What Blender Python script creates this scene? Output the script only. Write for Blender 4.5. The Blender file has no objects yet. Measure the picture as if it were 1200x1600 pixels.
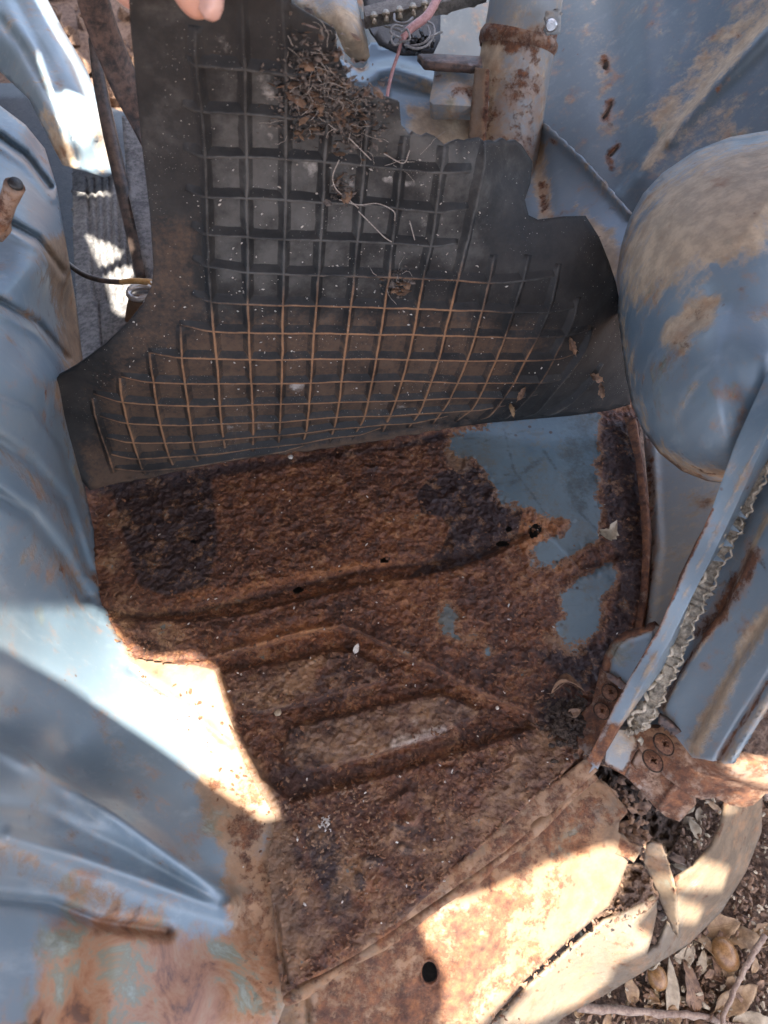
import bpy, math, random
import numpy as np
from mathutils import Vector, Matrix, geometry
from mathutils.bvhtree import BVHTree
random.seed(7); rng = np.random.default_rng(7)
sc = bpy.context.scene
COL = sc.collection

# ------------------------------------------------------------------ camera, sky, sun, exposure
SC = 0.8                                   # metres per survey unit
FPX = 1155.0                               # focal length in photo pixels (1200 x 1600)
PITCH = math.radians(55)
CAM = np.array([0.0, -0.516, 0.737])
FW = np.array([0, math.cos(PITCH), -math.sin(PITCH)])
UP = np.array([0, math.sin(PITCH), math.cos(PITCH)])
RT = np.array([1.0, 0, 0])
cam = bpy.data.cameras.new('camera'); camo = bpy.data.objects.new('camera', cam); COL.objects.link(camo)
camo.location = CAM * SC; camo.rotation_euler = (math.radians(90) - PITCH, 0, 0)
cam.sensor_fit = 'VERTICAL'; cam.sensor_height = 36.0; cam.lens = 36.0 * FPX / 1600
cam.dof.use_dof = True; cam.dof.focus_distance = 0.66; cam.dof.aperture_fstop = 9.0
cam.clip_start = 0.01; cam.clip_end = 300
sc.camera = camo
sc.render.resolution_x, sc.render.resolution_y = 768, 1024

SUN_DIR = Vector((0.20, -0.24, 1.0)).normalized()      # towards the sun
w = bpy.data.worlds.new('World'); sc.world = w; w.use_nodes = True
wn = w.node_tree.nodes; wl = w.node_tree.links
sky = wn.new('ShaderNodeTexSky'); sky.sky_type = 'NISHITA'; sky.sun_disc = False
sky.dust_density = 4.0; sky.ozone_density = 0.4; sky.air_density = 0.8
sky.sun_elevation = math.asin(SUN_DIR.z); sky.sun_rotation = math.atan2(SUN_DIR.x, SUN_DIR.y)
wl.new(sky.outputs[0], wn['Background'].inputs[0]); wn['Background'].inputs[1].default_value = 0.15
sun = bpy.data.lights.new('sun', 'SUN'); sun.energy = 5.0; sun.angle = math.radians(0.55); sun.color = (1.0, 0.93, 0.83)
suno = bpy.data.objects.new('sun', sun); COL.objects.link(suno); suno.location = (0, 0, 5)
suno.rotation_euler = SUN_DIR.to_track_quat('Z', 'Y').to_euler()
sc.view_settings.view_transform = 'Standard'; sc.view_settings.look = 'None'; sc.view_settings.gamma = 1
sc.view_settings.exposure = 2.6
sc.cycles.max_bounces = 8; sc.cycles.diffuse_bounces = 4; sc.cycles.glossy_bounces = 4
sc.cycles.use_denoising = True

# ------------------------------------------------------------------ survey helpers
def rays(px, py):
    px = np.asarray(px, float); py = np.asarray(py, float)
    u = (px - 600) / FPX; v = (800 - py) / FPX
    return FW + u[..., None] * RT + v[..., None] * UP
def dz(px, py, z):
    """depth at which the line of sight meets the height z"""
    return (CAM[2] - z) / -(rays(px, py)[..., 2])
def pts(px, py, d):
    return (CAM + rays(px, py) * np.asarray(d, float)[..., None]) * SC
def pt(px, py, d=None, z=None):
    if d is None: d = dz(px, py, z)
    return Vector(pts(px, py, d))
def K(px, d): return px * d / FPX * SC

def _grad(seed):
    r = np.random.default_rng(seed); a = r.random(4096) * 2 * np.pi
    return np.cos(a), np.sin(a), r.permutation(4096)
def perlin(x, y, seed=0):
    gx, gy, perm = _grad(seed)
    xi = np.floor(x).astype(int); yi = np.floor(y).astype(int); xf = x - xi; yf = y - yi
    def g(ix, iy, fx, fy):
        h = perm[(perm[ix & 4095] + iy) & 4095]
        return gx[h] * fx + gy[h] * fy
    s = lambda t: t * t * t * (t * (t * 6 - 15) + 10)
    a = g(xi, yi, xf, yf); b = g(xi + 1, yi, xf - 1, yf); c = g(xi, yi + 1, xf, yf - 1); d = g(xi + 1, yi + 1, xf - 1, yf - 1)
    u = s(xf); v = s(yf)
    return (a + (b - a) * u) * (1 - v) + (c + (d - c) * u) * v * 1.0
def fbm(x, y, scale, oct=4, seed=0, rough=0.5):
    o = 0; a = 1.0; t = 0
    for i in range(oct):
        o = o + a * perlin(x / scale * 2 ** i, y / scale * 2 ** i, seed + i); t += a; a *= rough
    return o / t * 1.5
def tps(ctrl, val):
    c = np.array(ctrl, float) / 300; n = len(c); val = np.array(val, float)
    def U(r2): return np.where(r2 > 1e-12, r2 * np.log(np.maximum(r2, 1e-12)), 0)
    A = np.zeros((n + 3, n + 3)); d2 = ((c[:, None] - c[None]) ** 2).sum(-1)
    A[:n, :n] = U(d2) + np.eye(n) * 1e-4; A[:n, n] = 1; A[:n, n + 1:] = c; A[n, :n] = 1; A[n + 1:, :n] = c.T
    s = np.linalg.solve(A, np.concatenate([val, [0, 0, 0]]))
    def f(px, py):
        p = np.stack([np.asarray(px, float), np.asarray(py, float)], -1) / 300
        sh = p.shape[:-1]; p = p.reshape(-1, 2)
        d2 = ((p[:, None] - c[None]) ** 2).sum(-1)
        return (U(d2) @ s[:n] + s[n] + p @ s[n + 1:]).reshape(sh)
    return f
def dist_line(px, py, line):
    line = np.array(line, float); best = np.full(np.shape(px), 1e9)
    for a, b in zip(line[:-1], line[1:]):
        ab = b - a; L = max((ab ** 2).sum(), 1e-9)
        t = np.clip(((px - a[0]) * ab[0] + (py - a[1]) * ab[1]) / L, 0, 1)
        best = np.minimum(best, np.hypot(px - a[0] - t * ab[0], py - a[1] - t * ab[1]))
    return best
def inside(px, py, poly):
    poly = np.array(poly, float); r = np.zeros(np.shape(px), bool); n = len(poly)
    for i in range(n):
        x1, y1 = poly[i]; x2, y2 = poly[(i + 1) % n]
        if y1 == y2: continue
        c = ((y1 > py) != (y2 > py)) & (px < (x2 - x1) * (py - y1) / (y2 - y1) + x1)
        r ^= c
    return r
def sdf(px, py, poly):
    d = dist_line(px, py, list(poly) + [poly[0]])
    return np.where(inside(px, py, poly), d, -d)
def sm(e0, e1, x):
    t = np.clip((x - e0) / (e1 - e0), 0, 1); return t * t * (3 - 2 * t)
def fields(px, py, defs):
    """defs: ('P', polygon, feather, value) or ('L', polyline, width, value) ; strongest wins"""
    o = np.zeros(np.shape(px))
    for k, g, wd, v in defs or ():
        if k == 'P': m = sm(-wd, wd, sdf(px, py, g)) * v
        else: m = np.exp(-(dist_line(px, py, g) / wd) ** 2) * v
        o = np.where(np.abs(m) > np.abs(o), m, o)
    return o
def relief(px, py, defs):
    o = np.zeros(np.shape(px))
    for k, g, wd, v in defs or ():
        if k == 'P': o = o + sm(-wd, wd, sdf(px, py, g)) * v
        elif k == 'D': o = o + sm(-wd, wd, sdf(px, py, g[0])) * np.exp(-(dist_line(px, py, g[1]) / g[2]) ** 2) * v
        else: o = o + np.exp(-(dist_line(px, py, g) / wd) ** 2) * v
    return o
def densify(poly, step, closed=True):
    o = []; n = len(poly)
    for i in range(n if closed else n - 1):
        a = np.array(poly[i], float); b = np.array(poly[(i + 1) % n], float)
        k = max(1, int(np.ceil(np.hypot(*(b - a)) / step)))
        for j in range(k): o.append(tuple(a + (b - a) * j / k))
    if not closed: o.append(tuple(map(float, poly[-1])))
    return o
def smooth_line(pl, n=8):
    p = [np.array(q, float) for q in pl]; p = [2 * p[0] - p[1]] + p + [2 * p[-1] - p[-2]]; o = []
    for i in range(1, len(p) - 2):
        for j in range(n):
            t = j / n; a, b, c, d = p[i - 1:i + 3]
            o.append(.5 * (2 * b + (c - a) * t + (2 * a - 5 * b + 4 * c - d) * t * t + (3 * b - 3 * c + d - a) * t ** 3))
    o.append(p[-2]); return o

# ------------------------------------------------------------------ materials
class G:
    def __init__(s, name):
        s.m = bpy.data.materials.new(name); s.m.use_nodes = True; s.t = s.m.node_tree
        s.b = s.t.nodes['Principled BSDF']; s.tc = s.t.nodes.new('ShaderNodeTexCoord').outputs['Object']
    def put(s, sock, v):
        if isinstance(v, bpy.types.NodeSocket): s.t.links.new(v, sock)
        elif isinstance(v, (tuple, list)) and len(v) == 3 and len(sock.default_value) == 4: sock.default_value = (*v, 1)
        else: sock.default_value = v
    def noise(s, scale, det=4, rough=.55, vec=None, dist=0):
        n = s.t.nodes.new('ShaderNodeTexNoise'); s.put(n.inputs['Vector'], vec or s.tc)
        n.inputs['Scale'].default_value = scale; n.inputs['Detail'].default_value = det
        n.inputs['Roughness'].default_value = rough; n.inputs['Distortion'].default_value = dist
        return n.outputs['Fac']
    def voro(s, scale, feat='F1', out='Distance', rnd=1):
        n = s.t.nodes.new('ShaderNodeTexVoronoi'); n.feature = feat; s.put(n.inputs['Vector'], s.tc)
        n.inputs['Scale'].default_value = scale; n.inputs['Randomness'].default_value = rnd
        return n.outputs[out]
    def stretch(s, x, y, z, rot=(0, 0, 0)):
        n = s.t.nodes.new('ShaderNodeMapping'); s.put(n.inputs[0], s.tc); n.inputs['Scale'].default_value = (x, y, z)
        n.inputs['Rotation'].default_value = rot
        return n.outputs[0]
    def math(s, op, a, b=0.0, c=None):
        n = s.t.nodes.new('ShaderNodeMath'); n.operation = op; s.put(n.inputs[0], a); s.put(n.inputs[1], b)
        if c is not None: s.put(n.inputs[2], c)
        return n.outputs[0]
    def rng(s, v, a, b, lo=0.0, hi=1.0):
        n = s.t.nodes.new('ShaderNodeMapRange'); n.interpolation_type = 'SMOOTHSTEP'
        for i, q in enumerate((v, a, b, lo, hi)): s.put(n.inputs[i], q)
        return n.outputs[0]
    def mix(s, f, a, b, mode='MIX'):
        n = s.t.nodes.new('ShaderNodeMix'); n.data_type = 'RGBA'; n.blend_type = mode
        s.put(n.inputs[0], f); s.put(n.inputs[6], a); s.put(n.inputs[7], b); return n.outputs[2]
    def ramp(s, f, stops):
        n = s.t.nodes.new('ShaderNodeValToRGB'); s.put(n.inputs[0], f); e = n.color_ramp.elements
        while len(e) < len(stops): e.new(.5)
        for q, (p, c) in zip(e, stops): q.position = p; q.color = (*c, 1)
        return n.outputs[0]
    def attr(s, name):
        n = s.t.nodes.new('ShaderNodeAttribute'); n.attribute_name = name; return n.outputs['Fac']
    def bump(s, h, strength, dist=.002, prev=None):
        n = s.t.nodes.new('ShaderNodeBump'); s.put(n.inputs['Height'], h); n.inputs['Strength'].default_value = strength
        n.inputs['Distance'].default_value = dist
        if prev: s.put(n.inputs['Normal'], prev)
        return n.outputs[0]
    def out(s, col, rough, normal=None, metal=0.0, spec=.5):
        s.put(s.b.inputs['Base Color'], col); s.put(s.b.inputs['Roughness'], rough); s.put(s.b.inputs['Metallic'], metal)
        s.put(s.b.inputs['Specular IOR Level'], spec)
        if normal: s.put(s.b.inputs['Normal'], normal)
        return s.m

RUST = [(.25, (.035, .016, .011)), (.42, (.085, .036, .02)), (.56, (.17, .07, .033)), (.68, (.28, .115, .045)), (.85, (.40, .20, .09))]
def paint(name, c1, c2, dustc=(.56, .41, .26), gloss=.33, dust0=0.0, rust0=0.0):
    g = G(name)
    big = g.noise(5, 5, .6); mid = g.noise(28, 6, .65); fine = g.noise(260, 4, .6)
    streak = g.noise(9, 5, .65, g.stretch(6, 6, .8))
    base = g.mix(g.rng(big, .3, .7), c1, c2)
    base = g.mix(g.math('MULTIPLY', g.rng(streak, .5, .75), .35), base, tuple(min(1, c * 1.35 + .05) for c in c2))
    base = g.mix(g.math('MULTIPLY', g.rng(fine, .55, .75), .18), base, (.30, .27, .24))
    ad = g.math('ADD', g.attr('dust'), dust0)
    d = g.rng(g.math('ADD', ad, g.math('MULTIPLY', g.math('SUBTRACT', g.math('ADD', g.math('ADD', g.math('MULTIPLY', mid, .7), g.math('MULTIPLY', g.noise(110, 5, .75), .5)), g.math('MULTIPLY', streak, .5)), .85), 2.3)), .14, .80)
    dcol = g.mix(g.rng(g.noise(60, 5, .7), .35, .7), tuple(c * .62 for c in dustc), dustc)
    col = g.mix(g.math('MULTIPLY', d, .9), base, dcol)
    ar = g.math('ADD', g.attr('rust'), rust0)
    r = g.rng(g.math('ADD', ar, g.math('MULTIPLY', g.math('SUBTRACT', g.noise(55, 9, .78), .5), 2.6)), .32, .66)
    rc = g.ramp(g.noise(120, 6, .7), RUST)
    halo = g.rng(g.math('ADD', ar, g.math('MULTIPLY', g.math('SUBTRACT', g.noise(40, 6, .75), .5), 2.0)), .1, .5)
    col = g.mix(g.math('MULTIPLY', halo, .5), col, (.33, .17, .08))
    col = g.mix(r, col, rc)
    pa = g.rng(g.math('ADD', g.attr('patina'), g.math('MULTIPLY', g.math('SUBTRACT', mid, .5), 3.0)), .15, .8)
    pn = g.noise(26, 7, .72, None, .8)
    pcol = g.ramp(pn, [(.36, (.085, .034, .016)), (.44, (.23, .095, .038)), (.51, (.27, .145, .075)), (.57, (.15, .155, .11)), (.68, (.24, .28, .25))])
    col = g.mix(g.math('MULTIPLY', pa, .92), col, pcol)
    speck = g.math('MULTIPLY', g.rng(g.voro(95), .16, .08), g.rng(g.noise(22, 3), .56, .66))
    col = g.mix(g.math('MULTIPLY', speck, .8), col, (.10, .045, .025))
    rough = g.math('MAXIMUM', g.math('MULTIPLY_ADD', d, .4, g.math('MULTIPLY_ADD', mid, .25, gloss - .1)), g.math('MULTIPLY', r, .85))
    n = g.bump(g.math('ADD', mid, g.math('MULTIPLY', fine, .15)), .12, .003)
    n = g.bump(g.math('MULTIPLY', g.math('ADD', g.noise(330, 5, .7), g.noise(120, 3)), g.math('MAXIMUM', r, g.math('MULTIPLY', d, .3))), .55, .0022, n)
    return g.out(col, rough, n)
M = {}
M['blue'] = paint('faded_blue_paint', (.130, .186, .230), (.205, .252, .278))
M['side'] = paint('side_panel_paint', (.130, .186, .230), (.205, .252, .278), dustc=(.33, .215, .125))
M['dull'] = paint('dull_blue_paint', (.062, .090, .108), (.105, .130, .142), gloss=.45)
M['dusty'] = paint('dusty_paint', (.19, .22, .24), (.27, .27, .25), dust0=.3, gloss=.5)
M['rusty'] = paint('rusty_steel', (.19, .19, .185), (.22, .16, .12), dustc=(.24, .135, .08), dust0=.40, rust0=.40, gloss=.55)
M['tan'] = paint('dust_coated_steel', (.15, .11, .075), (.18, .12, .075), dustc=(.215, .135, .08), dust0=.5, rust0=.08, gloss=.55)

M['rocker'] = paint('dirt_coated_panel', (.15, .12, .088), (.18, .135, .09), dustc=(.185, .13, .08), dust0=.45, rust0=.12, gloss=.6)
def floor_material():
    g = G('rusted_floor')
    big = g.noise(9, 5, .6); mid = g.noise(45, 6, .7); fine = g.noise(210, 6, .75); tiny = g.noise(520, 3, .6)
    cell = g.voro(190, 'F1', 'Color')
    f = g.math('ADD', g.math('MULTIPLY', mid, .40), g.math('ADD', g.math('MULTIPLY', fine, .38), g.math('MULTIPLY', big, .22)))
    f = g.math('ADD', f, g.math('MULTIPLY', g.math('SUBTRACT', cell, .5), .07))
    f = g.math('ADD', f, g.math('MULTIPLY', g.attr('orange'), .11))
    col = g.ramp(f, [(.36, (.022, .011, .009)), (.435, (.062, .028, .018)), (.505, (.122, .047, .024)), (.575, (.225, .088, .036)), (.68, (.42, .175, .062))])
    jit = g.math('MULTIPLY', g.math('SUBTRACT', g.math('ADD', mid, g.math('MULTIPLY', fine, .6)), .8), 2.4)
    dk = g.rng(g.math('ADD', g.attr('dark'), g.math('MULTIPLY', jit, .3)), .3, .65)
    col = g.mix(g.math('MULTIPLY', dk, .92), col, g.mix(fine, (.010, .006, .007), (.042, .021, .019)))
    tn = g.rng(g.math('ADD', g.attr('tan'), jit), .2, .75)
    tc = g.mix(g.rng(mid, .3, .7), (.105, .060, .034), (.215, .128, .074))
    tc = g.mix(g.math('MULTIPLY', g.rng(fine, .52, .7), .5), tc, (.10, .05, .03))
    col = g.mix(g.math('MULTIPLY', tn, .85), col, tc)
    pv = g.math('ADD', g.attr('paint'), g.math('MULTIPLY', jit, 1.0))
    p = g.rng(pv, .42, .54)
    edge = g.math('MULTIPLY', g.rng(pv, .05, .44), .55)
    col = g.mix(edge, col, (.30, .155, .07))
    pc = g.mix(g.rng(big, .35, .65), (.080, .118, .136), (.122, .158, .168))
    pc = g.mix(g.math('MULTIPLY', g.rng(g.math('ADD', g.math('MULTIPLY', g.noise(22, 6, .75), .6), g.math('MULTIPLY', fine, .4)), .47, .62), .7), pc, (.13, .115, .085))
    pc = g.mix(g.math('MULTIPLY', g.rng(g.math('ADD', g.attr('scuff'), g.math('MULTIPLY', jit, .7)), .15, .8), .75), pc, (.045, .055, .055))
    pc = g.mix(g.math('MULTIPLY', g.rng(g.voro(80), .2, .1), g.rng(g.noise(14), .48, .6)), pc, (.05, .03, .02))
    pc = g.mix(g.math('MULTIPLY', g.rng(g.noise(14, 4, .5, g.stretch(1.0, 7, 1, (0, 0, .9)), .6), .60, .70), .35), pc, (.05, .06, .06))
    col = g.mix(p, col, pc)
    wh = g.rng(g.math('ADD', g.attr('white'), g.math('MULTIPLY', jit, .8)), .3, 1.1)
    col = g.mix(g.math('MULTIPLY', wh, .6), col, (.50, .44, .37))
    sp = g.math('MULTIPLY', g.rng(g.voro(260), .13, .05), g.rng(g.noise(35, 2), .56, .64))
    col = g.mix(g.math('MULTIPLY', sp, .35), col, (.36, .20, .10))
    smooth = g.math('MAXIMUM', p, g.math('MULTIPLY', tn, .55))
    keep = g.math('SUBTRACT', 1.0, smooth)
    h = g.math('SUBTRACT', g.math('ADD', g.math('MULTIPLY', fine, .55), g.math('MULTIPLY', tiny, .3)), g.math('ADD', g.math('MULTIPLY', g.voro(150), .75), g.math('MULTIPLY', g.voro(330), .4)))
    n = g.bump(g.math('MULTIPLY', h, g.math('MULTIPLY_ADD', keep, .9, .1)), .7, .0040)
    rough = g.math('MULTIPLY_ADD', keep, .12, g.math('MULTIPLY_ADD', fine, .3, .40))
    return g.out(col, rough, n)
M['floor'] = floor_material()

def rubber():
    g = G('black_ribbed_rubber')
    big = g.noise(7, 5, .6); mid = g.noise(40, 6, .7); fine = g.noise(300, 4, .6)
    col = g.mix(g.rng(mid, .3, .7), (.012, .012, .012), (.030, .028, .026))
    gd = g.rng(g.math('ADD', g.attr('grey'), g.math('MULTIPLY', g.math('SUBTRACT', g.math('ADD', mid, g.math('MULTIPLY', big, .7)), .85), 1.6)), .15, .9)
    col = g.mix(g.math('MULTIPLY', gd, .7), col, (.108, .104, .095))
    bd = g.rng(g.math('ADD', g.attr('dust'), g.math('MULTIPLY', g.math('SUBTRACT', g.math('ADD', mid, fine), 1.), 1.1)), .2, .9)
    col = g.mix(g.math('MULTIPLY', bd, .8), col, g.mix(mid, (.055, .034, .023), (.145, .088, .055)))
    rd = g.rng(g.math('ADD', g.attr('rust'), g.math('MULTIPLY', g.math('SUBTRACT', mid, .5), .9)), .2, .8)
    col = g.mix(rd, col, g.mix(fine, (.17, .082, .040), (.38, .205, .105)))
    wt = g.rng(g.math('ADD', g.attr('white'), g.math('MULTIPLY', g.math('SUBTRACT', g.noise(90, 6, .7), .5), 1.6)), .35, .9)
    col = g.mix(g.math('MULTIPLY', wt, .75), col, (.45, .42, .38))
    s1 = g.math('MULTIPLY', g.rng(g.voro(210), .11, .05), g.rng(g.noise(18, 2), .47, .6))
    s2 = g.math('MULTIPLY', g.rng(g.voro(480), .13, .06), g.rng(g.noise(30, 2), .5, .6))
    col = g.mix(g.math('MULTIPLY', g.math('MAXIMUM', s1, s2), .75), col, (.42, .39, .35))
    n = g.bump(g.math('ADD', g.math('MULTIPLY', fine, .5), mid), .25, .002)
    return g.out(col, g.math('MULTIPLY_ADD', bd, .25, g.math('MULTIPLY_ADD', mid, .2, .58)), n, 0, .35)
M['rubber'] = rubber()
def simple(name, a, b, scale=60, rough=.7, bump=.3, metal=0, stretch=None, dist=.002):
    g = G(name); v = g.stretch(*stretch) if stretch else None
    f = g.noise(scale, 6, .68, v); h = g.noise(scale * 4, 4, .6, v)
    col = g.mix(g.rng(g.math('MULTIPLY_ADD', h, .4, g.math('MULTIPLY', f, .6)), .36, .64), a, b)
    return g.out(col, rough, g.bump(g.math('ADD', f, h), bump, dist), metal)
M['soil'] = simple('dry_soil', (.085, .048, .030), (.24, .15, .10), 70, .95, .9, dist=.006)
M['dirt'] = simple('dirt_and_shade', (.03, .02, .015), (.10, .065, .045), 120, .95, .9, dist=.004)  # real dirt, and sheets whose dark colour stands in for shade
M['leaf'] = simple('dry_leaf', (.19, .108, .052), (.36, .23, .12), 45, .6, .35)
M['leaf_pale'] = simple('pale_dry_leaf', (.24, .18, .115), (.40, .31, .205), 45, .62, .35)
M['leaf_dark'] = simple('dark_dry_leaf', (.10, .055, .034), (.26, .15, .085), 50, .7, .35)
M['nest'] = simple('dusty_leaf_dirt', (.045, .036, .030), (.20, .155, .125), 90, .85, .4)
M['twig'] = simple('twig_bark', (.20, .13, .095), (.36, .26, .19), 80, .8, .5)
M['acorn'] = simple('acorn_shell', (.17, .075, .024), (.30, .155, .058), 30, .33, .15, stretch=(5, 5, .8))
M['acorn_tip'] = simple('acorn_end', (.10, .06, .035), (.22, .15, .09), 200, .7, .4)
M['flake'] = simple('rust_flake', (.05, .022, .014), (.26, .115, .05), 300, .7, .5)
M['fleck'] = simple('pale_fleck', (.35, .30, .25), (.6, .55, .48), 300, .7, .2)
M['fibre'] = simple('dry_fibre', (.22, .18, .15), (.42, .37, .32), 300, .8, .2)
M['web'] = simple('cobweb_fluff', (.45, .43, .40), (.62, .60, .57), 300, .9, .2)
M['iron'] = simple('dark_rusty_iron', (.045, .034, .030), (.17, .10, .072), 45, .5, .45)
M['tube'] = simple('black_tube', (.022, .02, .02), (.11, .075, .058), 35, .42, .3)
M['seal'] = simple('perished_rubber_seal', (.17, .145, .11), (.45, .395, .305), 90, .85, .6)
M['bead'] = simple('cream_seal_bead', (.36, .31, .23), (.58, .51, .40), 120, .8, .5)
M['black'] = simple('black_plastic_and_shade', (.012, .012, .013), (.035, .033, .031), 90, .5, .2)  # also used where plain black stands in for shade
M['greyplastic'] = simple('dusty_plastic', (.09, .08, .068), (.19, .17, .145), 90, .7, .3)
M['brass'] = simple('dull_brass', (.20, .16, .11), (.38, .32, .24), 120, .4, .2, .6)
M['pink'] = simple('pink_wire', (.36, .17, .155), (.50, .27, .245), 90, .5, .15)
M['greywire'] = simple('grey_wire', (.17, .155, .14), (.30, .28, .26), 120, .6, .2)
M['yellow'] = simple('yellow_sleeve', (.50, .27, .08), (.62, .38, .15), 90, .5, .2)
M['chrome'] = simple('worn_metal', (.40, .38, .36), (.62, .60, .57), 60, .3, .15, .7)
M['oldrubber'] = simple('grey_ribbed_rubber', (.085, .082, .082), (.21, .20, .19), 55, .8, .5)
M['screw'] = simple('rusty_screw', (.11, .05, .03), (.28, .135, .075), 160, .6, .5)
g = G('skin'); f = g.noise(50, 5, .6)
g.b.inputs['Subsurface Weight'].default_value = .15; g.b.inputs['Subsurface Radius'].default_value = (.008, .003, .002); g.b.inputs['Subsurface Scale'].default_value = 1.0
M['skin'] = g.out(g.mix(g.rng(f, .35, .65), (.46, .235, .165), (.58, .32, .235)), .48, g.bump(g.noise(600, 3), .12, .0006))
g = G('nail'); M['nail'] = g.out(g.mix(g.rng(g.noise(40, 3), .35, .65), (.58, .33, .27), (.66, .42, .35)), .25)
M['shade_roof'] = simple('shade_roof_underside', (.17, .155, .13), (.24, .22, .19), 20, .9, .2)  # underside of the added shade roof, toned to steer bounced light

# ------------------------------------------------------------------ object helpers
SURF = []                                   # (verts, tris) of solid surfaces, used to find where sunlight lands
def link(name, me, mat, parent=None, label=None):
    o = bpy.data.objects.new(name, me); COL.objects.link(o)
    if mat is not None and not me.materials: me.materials.append(mat)
    if parent is not None:
        o.parent = parent
        top = parent
        off = Vector((0, 0, 0))
        while top is not None: off += top.location; top = top.parent
        o.location = -off
    if label: o['label'] = label
    return o
def tag(o, label, cat=None, group=None, kind=None):
    if label: o['label'] = label
    if cat: o['category'] = cat
    if group: o['group'] = group
    if kind: o['kind'] = kind
    return o
def empty(name, loc, label, cat, group=None):
    o = bpy.data.objects.new(name, None); o.location = loc; o.empty_display_size = .05; COL.objects.link(o)
    return tag(o, label, cat, group)
def mesh(name, V, F, attrs=None, smooth=True):
    me = bpy.data.meshes.new(name); V = np.asarray(V, np.float32)
    F = [tuple(map(int, f)) for f in F] if not isinstance(F, np.ndarray) else F
    if isinstance(F, np.ndarray):
        k = F.shape[1]; n = len(F)
        me.vertices.add(len(V)); me.vertices.foreach_set('co', V.ravel())
        me.loops.add(n * k); me.loops.foreach_set('vertex_index', F.astype(np.int32).ravel())
        me.polygons.add(n); me.polygons.foreach_set('loop_start', np.arange(0, n * k, k, dtype=np.int32))
        me.polygons.foreach_set('loop_total', np.full(n, k, np.int32)); me.update(calc_edges=True)
    else:
        me.from_pydata([tuple(map(float, v)) for v in V], [], F)
    for k, v in (attrs or {}).items():
        a = me.attributes.new(k, 'FLOAT', 'POINT'); a.data.foreach_set('value', np.asarray(v, np.float32))
    if smooth: me.polygons.foreach_set('use_smooth', np.ones(len(me.polygons), bool))
    me.validate(); return me
def triangulate(outline, step, holes=(), extra=None):
    ol = densify(outline, step); n = len(ol); P = list(ol); E = [(i, (i + 1) % n) for i in range(n)]
    for h in holes:
        hl = densify(h, max(1.5, step * .4)); b = len(P); P += hl; E += [(b + i, b + (i + 1) % len(hl)) for i in range(len(hl))]
    a = np.array(ol); x0, y0 = a.min(0); x1, y1 = a.max(0)
    gx, gy = np.meshgrid(np.arange(x0, x1, step), np.arange(y0, y1, step * .87)); gx = gx + (np.arange(gx.shape[0]) % 2)[:, None] * step / 2
    s = sdf(gx, gy, outline); keep = s > step * .45
    for h in holes: keep &= sdf(gx, gy, h) < -step * .35
    P += list(zip(gx[keep], gy[keep]))
    if extra: P += extra
    r = geometry.delaunay_2d_cdt([Vector(p) for p in P], E, [], 0, 1e-4)
    V = np.array([tuple(v) for v in r[0]]); F = np.array([f for f in r[2] if len(f) == 3])
    c = V[F].mean(1); k = inside(c[:, 0], c[:, 1], outline)
    for h in holes: k &= ~inside(c[:, 0], c[:, 1], h)
    return V, F[k]
def depth_fn(ctrl):
    """ctrl: (px, py, 'z'|'d', value)"""
    c = [(a, b) for a, b, _, _ in ctrl]; v = [dz(a, b, q) if k == 'z' else q for a, b, k, q in ctrl]
    if len(c) < 3:
        return lambda x, y: np.full(np.shape(x), float(v[0]))
    return tps(c, v)
def panel(name, outline, ctrl, mat, parent=None, step=8, relf=None, masks=None, thick=2.0, holes=(), noise=0.0, label=None, bevel=0, surf=True, smooth=True):
    f = depth_fn(ctrl) if not callable(ctrl) else ctrl
    V, F = triangulate(outline, step, holes)
    x, y = V[:, 0], V[:, 1]
    d = f(x, y) - relief(x, y, relf)
    if noise: d = d - fbm(x, y, 60, 4, 3) * noise
    W = pts(x, y, d)
    # faces look at the camera
    a, b, c = W[F[:, 0]], W[F[:, 1]], W[F[:, 2]]
    nrm = np.cross(b - a, c - a); flip = (nrm * (CAM * SC - a)).sum(1) < 0; F[flip] = F[flip][:, ::-1]
    at = {k: fields(x, y, m) for k, m in (masks or {}).items()}
    me = mesh(name, W, F, at, smooth)
    o = link(name, me, mat, parent, label)
    if thick:
        m = o.modifiers.new('thickness', 'SOLIDIFY'); m.thickness = thick / 1000; m.offset = -1
    if bevel:
        m = o.modifiers.new('bevel', 'BEVEL'); m.width = bevel / 1000; m.segments = 2; m.limit_method = 'ANGLE'
    if surf: SURF.append((W, F))
    o['_f'] = 0; del o['_f']
    return o
def tube(P, R, seg=10, cap=True, flat=None):
    """rings along points P with radius R (number or list)"""
    P = [Vector(p) for p in P]; n = len(P); R = [R] * n if np.isscalar(R) else R; V = []; F = []
    t = (P[1] - P[0]).normalized(); a = t.orthogonal().normalized()
    for i in range(n):
        t = (P[min(i + 1, n - 1)] - P[max(i - 1, 0)]).normalized(); a = (a - t * a.dot(t)).normalized(); b = t.cross(a)
        for j in range(seg):
            th = 2 * math.pi * j / seg
            V.append(P[i] + (a * math.cos(th) + b * math.sin(th) * (flat or 1)) * R[i])
    for i in range(n - 1):
        for j in range(seg): F.append((i * seg + j, i * seg + (j + 1) % seg, (i + 1) * seg + (j + 1) % seg, (i + 1) * seg + j))
    if cap: F.append(tuple(range(seg))[::-1]); F.append(tuple((n - 1) * seg + j for j in range(seg)))
    return [tuple(v) for v in V], F
def join(parts):
    V = []; F = []
    for v, f in parts:
        b = len(V); V += list(v); F += [tuple(i + b for i in q) for q in f]
    return V, F
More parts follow.
